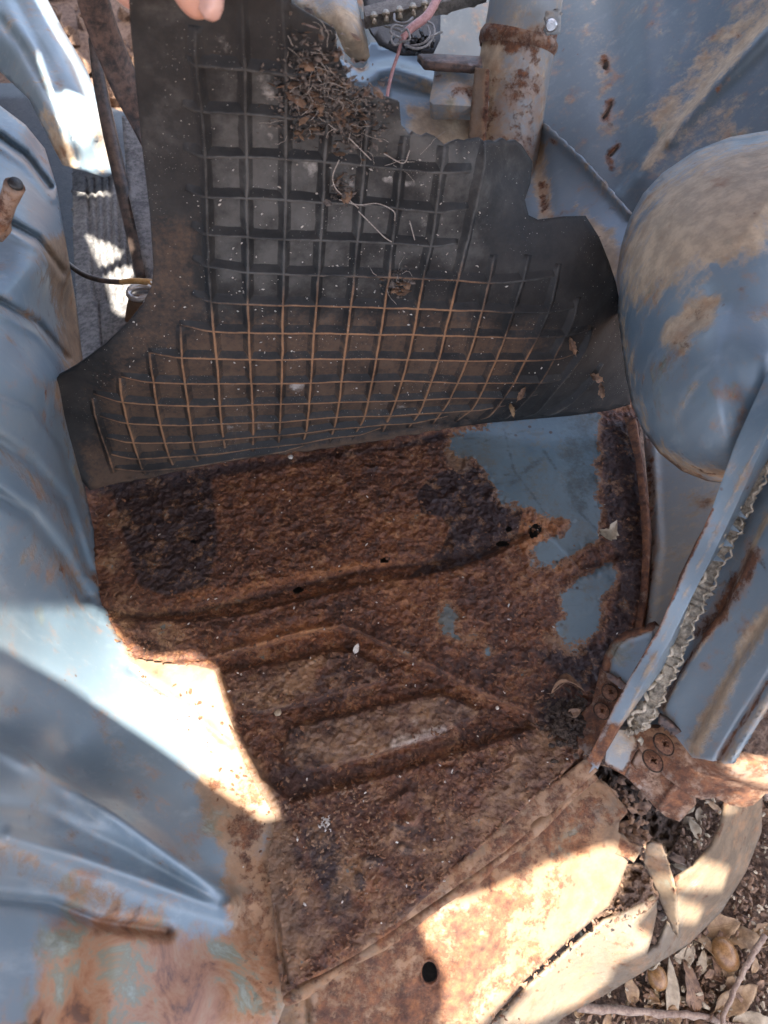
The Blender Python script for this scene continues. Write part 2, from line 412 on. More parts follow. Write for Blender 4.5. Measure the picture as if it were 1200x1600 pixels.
def tube_px(name, path, rpx, mat, parent=None, seg=10, n=6, label=None, flat=None):
    """path: (px, py, depth); radius in photo pixels"""
    P = smooth_line(path, n); R = rpx if np.isscalar(rpx) else None
    W = [pt(p[0], p[1], d=p[2]) for p in P]
    rr = [K(rpx, p[2]) for p in P] if R is not None else [K(np.interp(i / (len(P) - 1), np.linspace(0, 1, len(rpx)), rpx), p[2]) for i, p in enumerate(P)]
    V, F = tube(W, rr, seg, True, flat)
    return link(name, mesh(name, V, F), mat, parent, label)
def frame(px, py, d, tilt=(0, 0)):
    """origin and axes (right, up, towards viewer) of something small mounted on a surface"""
    o = pt(px, py, d=d); n = (Vector(CAM * SC) - o).normalized(); r = Vector(RT); u = n.cross(r).normalized(); r = u.cross(n)
    n2 = (n + r * tilt[0] + u * tilt[1]).normalized(); u = n2.cross(r).normalized(); r = u.cross(n2)
    return Matrix((( r.x, u.x, n2.x, o.x), (r.y, u.y, n2.y, o.y), (r.z, u.z, n2.z, o.z), (0, 0, 0, 1)))
def xf(Mx, VF):
    return [tuple(Mx @ Vector(v)) for v in VF[0]], VF[1]

# ================================================================== CAR BODY
car = empty('car_body', (0, 0, 0), 'rusted blue car body seen through its open door, floor eaten by rust', 'car')

# ------------------------------------------------------------------ floor pan
FLOOR_OUT = [(120, 640), (1000, 600), (1000, 690), (1010, 760), (1013, 830), (1010, 930), (1000, 1000), (960, 1060), (930, 1130), (915, 1185), (922, 1200), (790, 1318), (700, 1392), (560, 1482), (450, 1552), (400, 1590), (300, 1590), (180, 1200), (110, 900)]
F_HOLES = [[(830, 826), (835, 820), (845, 822), (844, 831), (838, 838), (830, 838), (828, 832)],
           [(776, 850), (786, 846), (796, 847), (792, 852), (782, 854)], [(596, 874), (602, 871), (608, 874), (603, 878), (597, 878)],
           [(460, 922), (468, 918), (474, 921), (467, 926), (461, 926)], [(790, 825), (795, 823), (799, 827), (794, 831)], [(298, 846), (304, 843), (305, 848)]]
WELL = [(215, 1040), (345, 1028), (450, 998), (530, 980), (560, 988), (640, 1030), (740, 1080), (826, 1116), (834, 1136), (760, 1162), (640, 1200), (540, 1228), (455, 1252), (410, 1215), (375, 1150), (330, 1095), (250, 1060)]
PAD1 = [(345, 1052), (440, 1034), (520, 1017), (552, 1018), (585, 1035), (604, 1052), (595, 1066), (520, 1085), (450, 1106), (400, 1116), (365, 1108)]
PAD2 = [(455, 1136), (540, 1116), (640, 1092), (685, 1084), (715, 1092), (750, 1110), (740, 1122), (660, 1156), (560, 1188), (470, 1208), (440, 1180)]
GROOVE = [(150, 950), (205, 962), (290, 958), (380, 940), (460, 918), (560, 894), (640, 884), (720, 870), (790, 846), (830, 830)]
STEP = [(150, 975), (205, 966), (290, 970), (380, 960), (460, 940), (560, 914), (640, 902), (720, 888), (790, 858), (850, 828), (905, 890), (1010, 870), (1010, 1000), (900, 1190), (450, 1600), (150, 1600)]
fr = [('P', WELL, 4, -.010), ('P', PAD1, 3.5, .009), ('P', PAD2, 3.5, .009), ('L', GROOVE, 8, -.006), ('P', STEP, 2, .009),
      ('L', [(345, 1022), (450, 992), (535, 976), (650, 1026), (760, 1082), (832, 1114)], 4.5, .005),
      ('L', [(880, 905), (960, 872)], 8, -.006), ('P', [(440, 700), (700, 655), (1000, 610), (1000, 600), (120, 640), (120, 720)], 4, .008),
      ('L', [(430, 1415), (438, 1480), (450, 1535)], 3, -.004), ('L', [(640, 1240), (600, 1262), (620, 1290), (650, 1280), (640, 1240)], 8, .004),
      ('L', [(572, 1345), (590, 1345)], 9, .005), ('L', [(560, 1368), (566, 1378)], 8, .005), ('L', [(628, 1323), (634, 1327)], 7, .003), ('L', [(283, 948), (286, 952)], 7, .004)]
fm = {'paint': [('P', [(704, 700), (735, 676), (820, 655), (900, 645), (932, 650), (930, 700), (925, 760), (936, 800), (935, 832), (905, 852), (850, 884), (835, 876), (842, 856), (880, 836), (897, 812), (868, 806), (845, 800), (815, 786), (792, 780), (768, 748), (748, 716)], 24, 1.3),
                ('P', [(872, 930), (905, 908), (950, 886), (958, 902), (955, 926), (930, 935), (942, 958), (936, 985), (915, 1002), (885, 1006), (868, 985), (886, 960)], 22, 1.15),
                ('P', [(688, 945), (704, 938), (716, 965), (712, 995), (692, 990)], 16, .75), ('P', [(752, 1008), (775, 1008), (782, 1024), (760, 1028)], 9, .55), ('P', [(795, 1035), (830, 1045), (815, 1056)], 9, .45)],
      'tan': [('P', [(215, 1035), (345, 1044), (372, 1150), (450, 1285), (380, 1270), (300, 1150)], 10, 1.2), ('P', [(440, 1260), (860, 1150), (915, 1190), (700, 1390), (470, 1530)], 40, .40), ('P', [(360, 1120), (830, 1090), (830, 1140), (450, 1250)], 20, .22), ('P', [(300, 1050), (330, 1090), (400, 1180), (450, 1270), (470, 1330), (478, 1420), (480, 1500), (420, 1600), (250, 1600), (180, 1200)], 28, .95),
              ('P', [(690, 700), (712, 690), (740, 725), (735, 742), (700, 730)], 10, .9), ('P', [(820, 1110), (880, 1150), (910, 1190), (860, 1240), (740, 1320), (640, 1400), (600, 1420), (680, 1330), (780, 1200)], 30, .62),
              ('P', [(850, 990), (900, 985), (930, 1000), (890, 1020), (855, 1010)], 14, .7), ('P', PAD2, 10, .62), ('P', PAD1, 10, .5), ('P', [(690, 925), (715, 940), (712, 995), (690, 990)], 10, .5),
              ('P', [(150, 760), (200, 780), (215, 930), (300, 1000), (250, 1030), (170, 960)], 14, .35), ('P', [(430, 1430), (560, 1330), (570, 1440), (480, 1520)], 20, .6), ('L', [(700, 1395), (560, 1480)], 22, .6)],
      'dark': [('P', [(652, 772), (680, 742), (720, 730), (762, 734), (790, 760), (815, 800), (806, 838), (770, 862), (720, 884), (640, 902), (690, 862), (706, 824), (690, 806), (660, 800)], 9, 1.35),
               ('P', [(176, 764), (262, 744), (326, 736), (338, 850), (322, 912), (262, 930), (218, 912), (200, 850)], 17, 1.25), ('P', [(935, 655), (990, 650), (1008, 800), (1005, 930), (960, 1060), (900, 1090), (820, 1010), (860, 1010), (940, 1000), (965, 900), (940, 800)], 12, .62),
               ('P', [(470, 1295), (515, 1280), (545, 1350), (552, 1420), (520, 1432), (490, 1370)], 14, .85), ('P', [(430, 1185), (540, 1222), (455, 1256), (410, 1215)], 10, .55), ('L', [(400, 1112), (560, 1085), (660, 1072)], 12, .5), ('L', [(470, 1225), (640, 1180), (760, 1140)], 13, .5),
               ('L', [(572, 1345), (590, 1345)], 12, .9), ('L', [(560, 1368), (562, 1384)], 12, .9), ('L', [(628, 1323), (636, 1329)], 11, .8), ('L', GROOVE, 7, .55), ('P', [(600, 700), (690, 672), (700, 690), (460, 728), (440, 720)], 8, .7), ('P', [(150, 745), (640, 690), (640, 700), (150, 780)], 10, .6), ('P', [(830, 1090), (900, 1080), (890, 1140), (840, 1150)], 14, .7), ('L', [(610, 1290), (660, 1300)], 10, .6), ('L', [(435, 1420), (440, 1480), (450, 1535)], 4, .9)],  # strips along the mat edge paint its shadow, the rest is staining
      'scuff': [('L', [(788, 672), (803, 735), (830, 770), (850, 800)], 3, .5), ('L', [(720, 700), (790, 680), (850, 668)], 2.5, .4), ('L', [(850, 705), (868, 732)], 4, .7), ('L', [(800, 755), (850, 712)], 6, .5), ('L', [(900, 700), (925, 745)], 4, .6), ('P', [(880, 655), (935, 650), (930, 780), (900, 800), (880, 740)], 22, .55), ('L', [(890, 760), (910, 790)], 12, .6), ('L', [(905, 800), (935, 830)], 3, .7), ('L', [(760, 740), (830, 745)], 2.5, .4), ('L', [(870, 880), (960, 860)], 4, .5)],
      'orange': [('L', [(290, 935), (430, 908), (520, 890), (600, 880)], 9, .8), ('L', [(400, 1000), (470, 985), (530, 988)], 14, .9), ('L', [(480, 1060), (500, 1040)], 12, .9), ('L', [(690, 925), (696, 945)], 10, .9),
                 ('L', [(560, 1000), (700, 1065), (820, 1115)], 6, .6), ('P', [(790, 790), (830, 782), (890, 815), (850, 850), (820, 870), (790, 850)], 12, .8), ('L', [(868, 880), (872, 884)], 12, 1), ('L', [(590, 820), (690, 800)], 30, .35), ('L', [(605, 1270), (640, 1275)], 16, .6), ('L', [(560, 1400), (590, 1380)], 18, .6), ('P', [(560, 900), (700, 890), (720, 960), (600, 970)], 25, .35)],
      'white': [('L', [(618, 1160), (660, 1150), (690, 1142)], 14, .75), ('L', [(640, 1135), (650, 1128)], 9, .6), ('L', [(555, 1060), (580, 1052)], 8, .5)]}
L_OUT = [(-70, 110), (0, 165), (40, 195), (70, 232), (88, 290), (105, 390), (118, 470), (129, 560), (122, 640), (128, 700), (134, 770), (147, 830), (152, 880), (157, 925), (185, 985), (215, 1022), (270, 1030), (336, 1046), (352, 1105), (378, 1170), (405, 1225), (438, 1278), (424, 1340), (432, 1420), (440, 1500), (447, 1565), (430, 1610), (430, 1680), (-70, 1680)]
GS = 2.1
gx, gy = np.meshgrid(np.arange(105, 1020, GS), np.arange(600, 1596, GS))
ins = inside(gx, gy, FLOOR_OUT) & ~(sdf(gx, gy, L_OUT) > 7)
for h in F_HOLES:
    cx_, cy_ = np.mean(np.array(h), 0); ins &= ~inside(gx + 2.2 * fbm(gx, gy, 9, 2, 5), gy + 2.2 * fbm(gx, gy, 9, 2, 8), h)
at = {k: fields(gx, gy, m) for k, m in fm.items()}
P0 = pts(gx, gy, dz(gx, gy, 0.0))
X, Y = P0[..., 0], P0[..., 1]
roughness = 1 - np.clip(at['paint'] * 1.0, 0, .93)
roughness *= 1 - .5 * np.clip(at['tan'], 0, 1)
crust = fbm(X, Y, .030, 3, 11) * .0012 + sm(0, .07, fbm(X, Y, .020, 3, 25)) * .0011 + sm(.16, .34, fbm(X, Y, .010, 3, 21)) * .0024 + fbm(X, Y, .0042, 2, 31) * .0014
roughness *= 1 - .55 * sm(1180, 1300, gy)
Zf = relief(gx + 2 * fbm(gx, gy, 40, 3, 2), gy + 2 * fbm(gx, gy, 40, 3, 4), fr) * SC + crust * roughness + fbm(X, Y, .12, 2, 41) * .0015
VP = pts(gx, gy, dz(gx, gy, Zf / SC))
idx = -np.ones(gx.shape, int); idx[ins] = np.arange(ins.sum())
q = np.stack([idx[:-1, :-1], idx[1:, :-1], idx[1:, 1:], idx[:-1, 1:]], -1).reshape(-1, 4); q = q[(q >= 0).all(1)]
floor = link('floor_pan', mesh('floor_pan', VP[ins], q, {k: v[ins] for k, v in at.items()}), M['floor'], car, 'rust-eaten pressed floor with patches of blue paint left')
SURF.append((VP[ins], np.concatenate([q[:, [0, 1, 2]], q[:, [0, 2, 3]]])))
def fz(px, py): return relief(np.float64(px), np.float64(py), fr)
# far footwell sheet added behind the gap, painted black to stand for its shade
panel('far_shade_floor', [(-220, 130), (70, 130), (220, 185), (430, 190), (430, 420), (130, 600), (-220, 600)], [(-200, 140, 'z', -.06), (400, 190, 'z', -.06), (-200, 560, 'z', -.04), (400, 400, 'z', -.06), (130, 560, 'z', -.04)], M['black'], car, 30, thick=2)

panel('hole_shade_sheet', [(230, 760), (900, 770), (900, 960), (230, 980)], [(230, 760, 'z', -.03), (900, 770, 'z', -.03), (230, 980, 'z', -.03), (900, 960, 'z', -.03)], M['black'], car, 40, thick=20, surf=False)  # black sheet added under the floor holes so they look shaded
panel('drain_shade_sheet', [(600, 1450), (740, 1450), (740, 1600), (600, 1600)], [(600, 1450, 'z', -.085), (740, 1450, 'z', -.085), (600, 1600, 'z', -.085), (740, 1600, 'z', -.085)], M['black'], car, 30, thick=4, surf=False)  # black sheet added below the drain hole in place of its inner shadow
# lip along the right edge of the floor
panel('floor_lip', [(975, 652), (992, 652), (1003, 720), (1011, 800), (1013, 860), (1010, 930), (997, 1000), (988, 1000), (1000, 930), (1004, 860), (1001, 800), (993, 720)],
      [(983, 652, 'z', .016), (1008, 800, 'z', .016), (1008, 930, 'z', .016), (993, 1000, 'z', .014), (1000, 720, 'z', .018)], M['rusty'], car, 4, masks={'rust': [('L', [(985, 652), (1008, 830), (992, 1000)], 30, .45)]}, thick=9, noise=.003)

# folded flange along the sill
fl = smooth_line([(446, 1562), (500, 1532), (560, 1494), (630, 1450), (700, 1402), (745, 1368), (790, 1334), (840, 1290), (890, 1246), (926, 1208)], 8)
W = [pt(p[0], p[1], z=-.004 + .003 * math.sin(i * .7)) for i, p in enumerate(fl)]
V, F = tube(W, [K(11, .66) * (.8 + .25 * math.sin(i * .37) + .12 * random.random()) for i in range(len(W))], 10)
link('floor_flange', mesh('floor_flange', V, F, {'rust': [.36] * len(V), 'dust': [.1] * len(V)}), M['tan'], car, 'rolled edge of the floor along the sill')
panel('torn_flange_edge', [(560, 1462), (640, 1404), (690, 1368), (720, 1345), (735, 1330), (770, 1300), (800, 1262), (880, 1212), (920, 1180), (934, 1204), (900, 1236), (840, 1288), (790, 1330), (740, 1366), (690, 1402), (620, 1450), (560, 1490), (500, 1524), (470, 1534), (500, 1500), (530, 1486)],
      lambda x, y: dz(x, y, .0035 + .0055 * sm(0, 45, -sdf(x, y, [(446, 1562), (700, 1402), (926, 1208), (1000, 1300), (700, 1700)]) + 14)), M['tan'], car, 6, thick=1.5, masks={'rust': [('P', [(560, 1455), (920, 1180), (900, 1200), (600, 1450)], 22, .7), ('L', [(470, 1530), (700, 1398), (926, 1200)], 30, .42)]}, noise=.004)

# ------------------------------------------------------------------ left: ribbed panel running down into the floor
Lz = [(-60, 110, .26), (0, 168, .26), (40, 200, .25), (70, 235, .22), (40, 300, .255), (0, 400, .27), (60, 420, .25), (95, 420, .19), (118, 470, .09), (129, 560, .05), (0, 600, .27), (75, 590, .20), (105, 640, .11), (134, 770, .015), (0, 800, .26), (60, 800, .19), (105, 810, .10), (150, 850, -.004), (0, 940, .20), (60, 960, .13), (120, 930, .06), (157, 925, -.006), (185, 985, -.002), (215, 1030, .007), (336, 1046, .008), (352, 1105, .008), (438, 1278, .006), (432, 1420, .004), (-60, 800, .28), (-60, 1200, .24), (-60, 1600, .2),
      (0, 1040, .18), (100, 1080, .10), (200, 1130, .045), (285, 1100, .007), (365, 1170, .007), (392, 1260, .006), (300, 1250, .022), (100, 1180, .09), (0, 1130, .155), (382, 1350, .006), (388, 1425, .005), (50, 1195, .16), (180, 1275, .10), (300, 1360, .045), (360, 1405, .016),
      (0, 1300, .20), (100, 1380, .125), (200, 1400, .08), (0, 1450, .19), (150, 1450, .10), (300, 1440, .035), (0, 1600, .17), (150, 1580, .085), (300, 1560, .035), (420, 1500, .004), (447, 1565, .0), (400, 1640, -.003), (-60, 400, .28)]
Lr = [('L', [(-60, 180), (0, 213), (40, 242), (78, 292)], 5, -.026), ('L', [(-60, 300), (0, 338), (60, 372), (98, 425)], 5, -.024), ('L', [(-60, 440), (0, 470), (60, 505), (105, 560)], 5, -.024), ('L', [(-60, 195), (0, 230), (40, 258), (82, 312)], 6, .008), ('L', [(-60, 320), (0, 356), (60, 390), (98, 440)], 6, .008), ('L', [(-60, 460), (0, 490), (60, 525), (105, 580)], 6, .008),
      ('D', ([(-70, 610), (0, 620), (50, 640), (92, 700), (120, 780), (140, 850), (160, 930), (120, 1100), (-70, 1100)], [(-70, 610), (0, 620), (50, 640), (92, 700), (120, 780), (140, 850)], 75), 4, .022), ('L', [(-60, 660), (0, 690), (50, 722), (100, 780), (140, 890)], 10, -.022), ('L', [(-60, 740), (0, 775), (50, 805), (100, 868), (135, 930)], 10, -.020),
      ('L', [(-60, 920), (20, 950), (80, 965), (140, 945)], 26, -.006), ('L', [(-60, 1140), (50, 1195), (180, 1275), (360, 1408)], 15, .012), ('L', [(17, 1307), (130, 1343), (250, 1385), (355, 1420)], 15, .012), ('L', [(-60, 1250), (60, 1265), (200, 1330), (340, 1410)], 12, -.006), ('L', [(-60, 1395), (80, 1412), (150, 1440), (260, 1455)], 10, -.010), ('L', [(205, 1046), (280, 1098), (360, 1163)], 6, -.006),
      ('P', [(85, 1455), (140, 1445), (150, 1500), (140, 1600), (75, 1600)], 34, .007)]
Lm = {'dust': [('L', [(92, 390), (108, 470), (122, 560)], 26, 1.15), ('L', [(88, 600), (120, 700), (140, 830)], 10, .55), ('L', [(60, 880), (110, 880), (150, 900)], 40, .42), ('P', [(205, 1040), (280, 1100), (360, 1170), (300, 1220), (350, 1330), (360, 1450), (480, 1620), (480, 1000), (200, 1000)], 22, 1.0), ('P', [(290, 1200), (400, 1140), (480, 1600), (350, 1600), (365, 1420), (350, 1310)], 36, 1.0), ('L', [(0, 720), (60, 760), (110, 830)], 16, .4), ('L', [(0, 1320), (120, 1400), (250, 1440)], 24, .35), ('L', [(185, 985), (290, 1090), (370, 1170)], 16, .9), ('L', [(0, 470), (60, 505), (98, 550)], 14, .35)],
      'patina': [('P', [(85, 1465), (120, 1440), (200, 1448), (290, 1462), (350, 1440), (420, 1480), (440, 1640), (60, 1640), (50, 1570)], 55, 1.25), ('L', [(355, 1425), (372, 1560)], 16, .6)],
      'rust': [('L', [(150, 900), (210, 1030)], 8, .5), ('L', [(95, 1470), (160, 1450), (260, 1460)], 12, .35), ('L', [(70, 600), (100, 660)], 10, .25), ('L', [(60, 895), (110, 890)], 14, .28), ('P', [(310, 1200), (400, 1180), (480, 1600), (380, 1600), (372, 1420), (350, 1310)], 30, .40), ('L', [(0, 1610), (60, 1600)], 10, .5)]}
panel('ribbed_side_panel', L_OUT, [(a, b, 'z', z) for a, b, z in Lz], M['side'], car, 4.2, Lr, Lm, 2.2, noise=0, label='blue pressed panel with swaged ribs beside the floor')
# rusty pipe stub on the ribbed panel
stub = tube_px('pipe_stub', [(-12, 365, .69), (2, 340, .675), (12, 318, .66), (23, 290, .645)], [15, 15, 13, 16], M['rusty'], car, 14, label='rusty broken pipe stub')
V, F = tube([pt(24, 288, d=.6435), pt(25.5, 284.5, d=.6415)], [K(12, .643), K(10, .643)], 14)
link('pipe_bore_shade', mesh('pipe_bore_shade', V, F), M['black'], stub)  # solid black cap painted as the shaded inside of the pipe
panel('pipe_foot', [(-20, 345), (14, 345), (16, 365), (4, 378), (-20, 378)], [(0, 350, 'd', .685), (10, 376, 'd', .70), (-20, 350, 'd', .69), (-20, 376, 'd', .70)], M['rusty'], car, 7, thick=4)

# ------------------------------------------------------------------ upper left
panel('far_side_panel', [(-70, -60), (40, -60), (75, 0), (100, 48), (135, 108), (160, 170), (176, 225), (186, 268), (165, 277), (120, 264), (98, 258), (75, 215), (45, 155), (0, 112), (-70, 70)],
      [(0, 0, 'd', 1.22), (60, 0, 'd', 1.27), (100, 48, 'd', 1.27), (135, 108, 'd', 1.24), (176, 225, 'd', 1.2), (50, 60, 'd', 1.18), (80, 130, 'd', 1.13), (130, 220, 'd', 1.13), (0, 112, 'd', 1.2), (75, 215, 'd', 1.16), (150, 270, 'd', 1.16), (100, 258, 'd', 1.17), (-60, 0, 'd', 1.2)], M['blue'], car, 7,
      [('L', [(45, -20), (95, 80), (150, 210)], 8, .012), ('L', [(25, 0), (70, 90), (125, 215)], 8, -.014), ('L', [(0, 30), (40, 80), (75, 145), (112, 200), (118, 250)], 7, -.016)], {'dust': [('L', [(70, 180), (110, 262)], 14, .7), ('L', [(140, 170), (165, 260)], 12, .6)]}, label='sunlit curved blue panel behind the levers')
panel('tunnel_cover', [(113, 256), (150, 250), (186, 262), (215, 320), (245, 380), (250, 450), (225, 500), (160, 560), (128, 560), (120, 480), (114, 370)],
      [(113, 256, 'z', .05), (186, 262, 'z', .07), (245, 380, 'z', .08), (128, 560, 'z', .035), (225, 500, 'z', .06), (114, 370, 'z', .04)], M['oldrubber'], car, 3.2,
      [('L', [(x0, 278), (x1, 380), (x2, 470)], 2.6, -.009) for x0, x1, x2 in ((136, 141, 148), (148, 153, 158), (160, 164, 167), (171, 175, 178), (182, 187, 189), (192, 199, 203))] + [('L', [(138, 300), (150, 420), (160, 545)], 2.0, -.007)], thick=4, noise=.003, label='grey ribbed rubber tunnel cover')
panel('tunnel_bracket', [(190, 180), (222, 190), (236, 260), (246, 440), (232, 450), (218, 380), (200, 300)], [(190, 180, 'd', 1.1), (236, 260, 'd', 1.05), (246, 440, 'd', .98), (218, 380, 'd', .99)], M['oldrubber'], car, 8, thick=3, noise=.006)
gl = tube_px('gear_lever', [(130, -80, .78), (146, 0, .83), (172, 75, .88), (200, 140, .92), (222, 195, .95), (245, 250, .97)], [27, 27, 25, 25, 17, 12], M['iron'], car, 14, label='brown rusty lever bar', flat=.55)
tube_px('hand_lever', [(146, 60, .98), (156, 130, 1.0), (172, 210, 1.02), (193, 300, 1.03), (210, 370, 1.03), (226, 435, 1.02)], [8, 10, 11, 11, 12, 13], M['tube'], car, 12, label='thin black tube lever')
cb = tube_px('cable', [(106, 412, .93), (122, 424, .91), (140, 433, .90), (165, 439, .895), (190, 441, .89)], 4.2, M['tube'], car, 10)
tube_px('yellow_sleeve', [(188, 441, .89), (210, 439, .885), (236, 441, .885), (262, 444, .885)], [4, 4.6, 5, 5], M['yellow'], cb, 10)
rg = []
for k in range(2):
    c = pt(221, 455 + k * 3, d=.93 - k * .006); ring = [c + Vector((math.cos(a) * K(20, .93), math.sin(a) * K(13, .93), K(2, .93) * math.sin(a))) for a in np.linspace(0, 2 * math.pi, 25)]
    rg.append(tube(ring, K(4.2, .93), 8, False))
V, F = join(rg); link('wire_ring', mesh('wire_ring', V, F), M['chrome'], car)
tube_px('rubber_boot', [(222, 500, .95), (221, 478, .94), (220, 460, .935)], [26, 22, 17], M['tan'], car, 16)

# ------------------------------------------------------------------ upper middle
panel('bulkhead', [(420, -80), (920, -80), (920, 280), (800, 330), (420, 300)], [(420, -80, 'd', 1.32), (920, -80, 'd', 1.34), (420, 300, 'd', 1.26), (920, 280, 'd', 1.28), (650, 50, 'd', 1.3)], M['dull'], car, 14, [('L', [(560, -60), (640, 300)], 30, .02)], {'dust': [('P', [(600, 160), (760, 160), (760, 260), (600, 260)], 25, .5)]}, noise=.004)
panel('pedal_strut', [(430, -40), (548, -40), (562, 20), (573, 58), (578, 88), (572, 96), (556, 98), (540, 84), (524, 48), (492, 18), (450, -2)], [(440, -40, 'd', 1.1), (548, -40, 'd', 1.1), (530, 20, 'd', 1.05), (556, 60, 'd', 1.05), (575, 92, 'd', 1.1), (545, 90, 'd', 1.1), (578, 60, 'd', 1.1)], M['dusty'], car, 7, [('L', [(500, -40), (540, 30), (558, 80)], 18, .012)], {'dust': [('L', [(530, 40), (560, 95)], 26, .8)], 'rust': [('L', [(545, 98), (575, 97)], 5, .5)]}, 14)
panel('cross_bracket', [(528, 92), (540, 95), (556, 106), (568, 106), (574, 98), (574, 74), (580, 66), (590, 66), (594, 74), (618, 76), (660, 82), (700, 96), (740, 150), (745, 230), (690, 230), (640, 215), (600, 190), (545, 150), (533, 116)],
      [(528, 92, 'd', 1.17), (594, 74, 'd', 1.19), (660, 82, 'd', 1.18), (740, 150, 'd', 1.15), (745, 230, 'd', 1.13), (545, 150, 'd', 1.12), (640, 215, 'd', 1.09)], M['blue'], car, 5,
      [('L', [(540, 125), (570, 130), (592, 112), (615, 108), (660, 122), (735, 150)], 12, .028), ('P', [(610, 138), (745, 165), (745, 235), (600, 235)], 6, .012)], {'dust': [('P', [(640, 170), (745, 150), (745, 235), (640, 235)], 18, .9), ('L', [(548, 100), (562, 110), (574, 104)], 5, .9), ('L', [(620, 120), (690, 145)], 9, .6)], 'rust': [('L', [(548, 102), (562, 110), (572, 106)], 3, .5)]}, 3, label='pale blue pressed cross bracket')
panel('box_bracket', [(681, 96), (720, 92), (760, 98), (764, 165), (740, 166), (676, 163), (671, 158), (676, 130)], [(681, 96, 'd', 1.08), (760, 98, 'd', 1.09), (764, 165, 'd', 1.06), (672, 160, 'd', 1.05), (715, 130, 'd', 1.055)], M['dusty'], car, 5, None, {'rust': [('L', [(715, 140), (745, 145)], 10, .6), ('L', [(682, 100), (684, 120)], 7, .5)]}, 22, bevel=2)
panel('bracket_bar', [(652, 84), (690, 84), (752, 88), (754, 104), (690, 100), (664, 98)], [(652, 84, 'd', 1.06), (752, 88, 'd', 1.06), (690, 100, 'd', 1.045)], M['iron'], car, 6, thick=8, noise=.005)
def col_pt(t, th, r=56):
    pass
colm = tube_px('column_tube', [(830, -80, 1.03), (822, 0, 1.06), (812, 60, 1.085), (800, 130, 1.11), (789, 200, 1.135), (776, 290, 1.16)], 57, M['dusty'], car, 40, 10, label='thick tube with a rust band and dirt streaks')
me = colm.data; co = np.array([v.co[:] for v in me.vertices]) / SC
rel = co - CAM; dd = rel @ FW; ppx = 600 + FPX * (rel @ RT) / dd; ppy = 800 - FPX * (rel @ UP) / dd
for nm, df in (('rust', [('L', [(760, 55), (800, 70), (880, 50)], 16, .62), ('P', [(735, 110), (850, 90), (850, 300), (735, 300)], 26, .38), ('L', [(840, 60), (810, 200)], 16, .35)]), ('dust', [('L', [(765, 60), (745, 220)], 22, .9)])):
    a = me.attributes.new(nm, 'FLOAT', 'POINT'); a.data.foreach_set('value', fields(ppx, ppy, df).astype(np.float32))
colm.modifiers.new('sub', 'SUBSURF').levels = 1; colm.modifiers['sub'].render_levels = 1
V, F = tube([pt(813, 52, d=1.083), pt(811, 60, d=1.086), pt(809, 70, d=1.089), pt(807, 80, d=1.092)], [K(58, 1.085), K(62, 1.085), K(62, 1.09), K(58, 1.09)], 40, False)
link('collar', mesh('collar', V, F, {'rust': [.1] * len(V)}), M['rusty'], colm)
panel('seam_strip', [(742, 105), (764, 108), (762, 170), (757, 230), (730, 230), (736, 170)], [(742, 105, 'd', 1.04), (764, 108, 'd', 1.035), (730, 230, 'd', 1.06), (757, 230, 'd', 1.055)], M['tan'], car, 5, thick=4, masks={'rust': [('L', [(763, 110), (757, 230)], 5, .8)]})
cl = panel('clip', [(853, 17), (877, 16), (876, 52), (866, 54), (852, 52)], [(853, 17, 'd', 1.0), (877, 16, 'd', 1.0), (852, 52, 'd', 1.01), (876, 52, 'd', 1.01)], M['dusty'], car, 6, thick=3)
V, F = join([xf(frame(861, 40, 1.0), tube([(0, 0, -.001), (0, 0, .004), (0, 0, .006)], [K(9.5, 1), K(9.5, 1), K(7, 1)], 18)), xf(frame(861, 40, 1.0), tube([(0, 0, .005), (0, 0, .009)], [K(4.5, 1), K(4, 1)], 6))])
link('clip_bolt', mesh('clip_bolt', V, F, None, False), M['chrome'], cl)
# fuse block and wiring
fb = panel('fuse_block', [(568, 10), (690, -22), (760, -40), (760, -15), (690, 4), (571, 26)], [(568, 10, 'd', 1.07), (760, -40, 'd', 1.08), (571, 26, 'd', 1.06), (690, 4, 'd', 1.07)], M['greyplastic'], car, 8, thick=14, bevel=1, label='dusty fuse block with brass terminals')
panel('fuse_backing', [(556, -60), (690, -60), (688, 60), (676, 84), (628, 84), (592, 68), (575, 40)], [(556, -60, 'd', 1.16), (690, -60, 'd', 1.17), (676, 84, 'd', 1.13), (592, 68, 'd', 1.13)], M['black'], car, 12, thick=3)
for k, (x, y) in enumerate([(584, 22), (603, 18), (624, 13), (645, 8), (664, 3), (680, -2)]):
    ax = [(x, y, 1.062), (x, y + 5, 1.06), (x + 1, y + 10, 1.058), (x + 1, y + 16, 1.056)]
    V, F = join([tube([pt(a, b, d=c) for a, b, c in ax], [K(r, 1.06) for r in (5, 5, 3.4, 4.6)], 8), tube([pt(x - 6, y + 4, d=1.056), pt(x + 6, y + 3, d=1.056)], K(2.6, 1.06), 6)])
    link('terminal', mesh('terminal', V, F), M['brass'], fb)
wi = tube_px('wiring_loom', [(700, -40, 1.02), (684, -4, 1.02), (668, 24, 1.015), (648, 40, 1.01), (634, 52, 1.01), (628, 64, 1.01)], [6, 6.5, 7, 6.5, 6, 5], M['pink'], car, 12, label='brownish pink cable with loose wire loops')
tube_px('pink_lead', [(628, 64, 1.02), (622, 84, 1.03), (613, 112, 1.035), (607, 138, 1.035), (603, 165, 1.03)], 2.7, M['pink'], wi, 8)
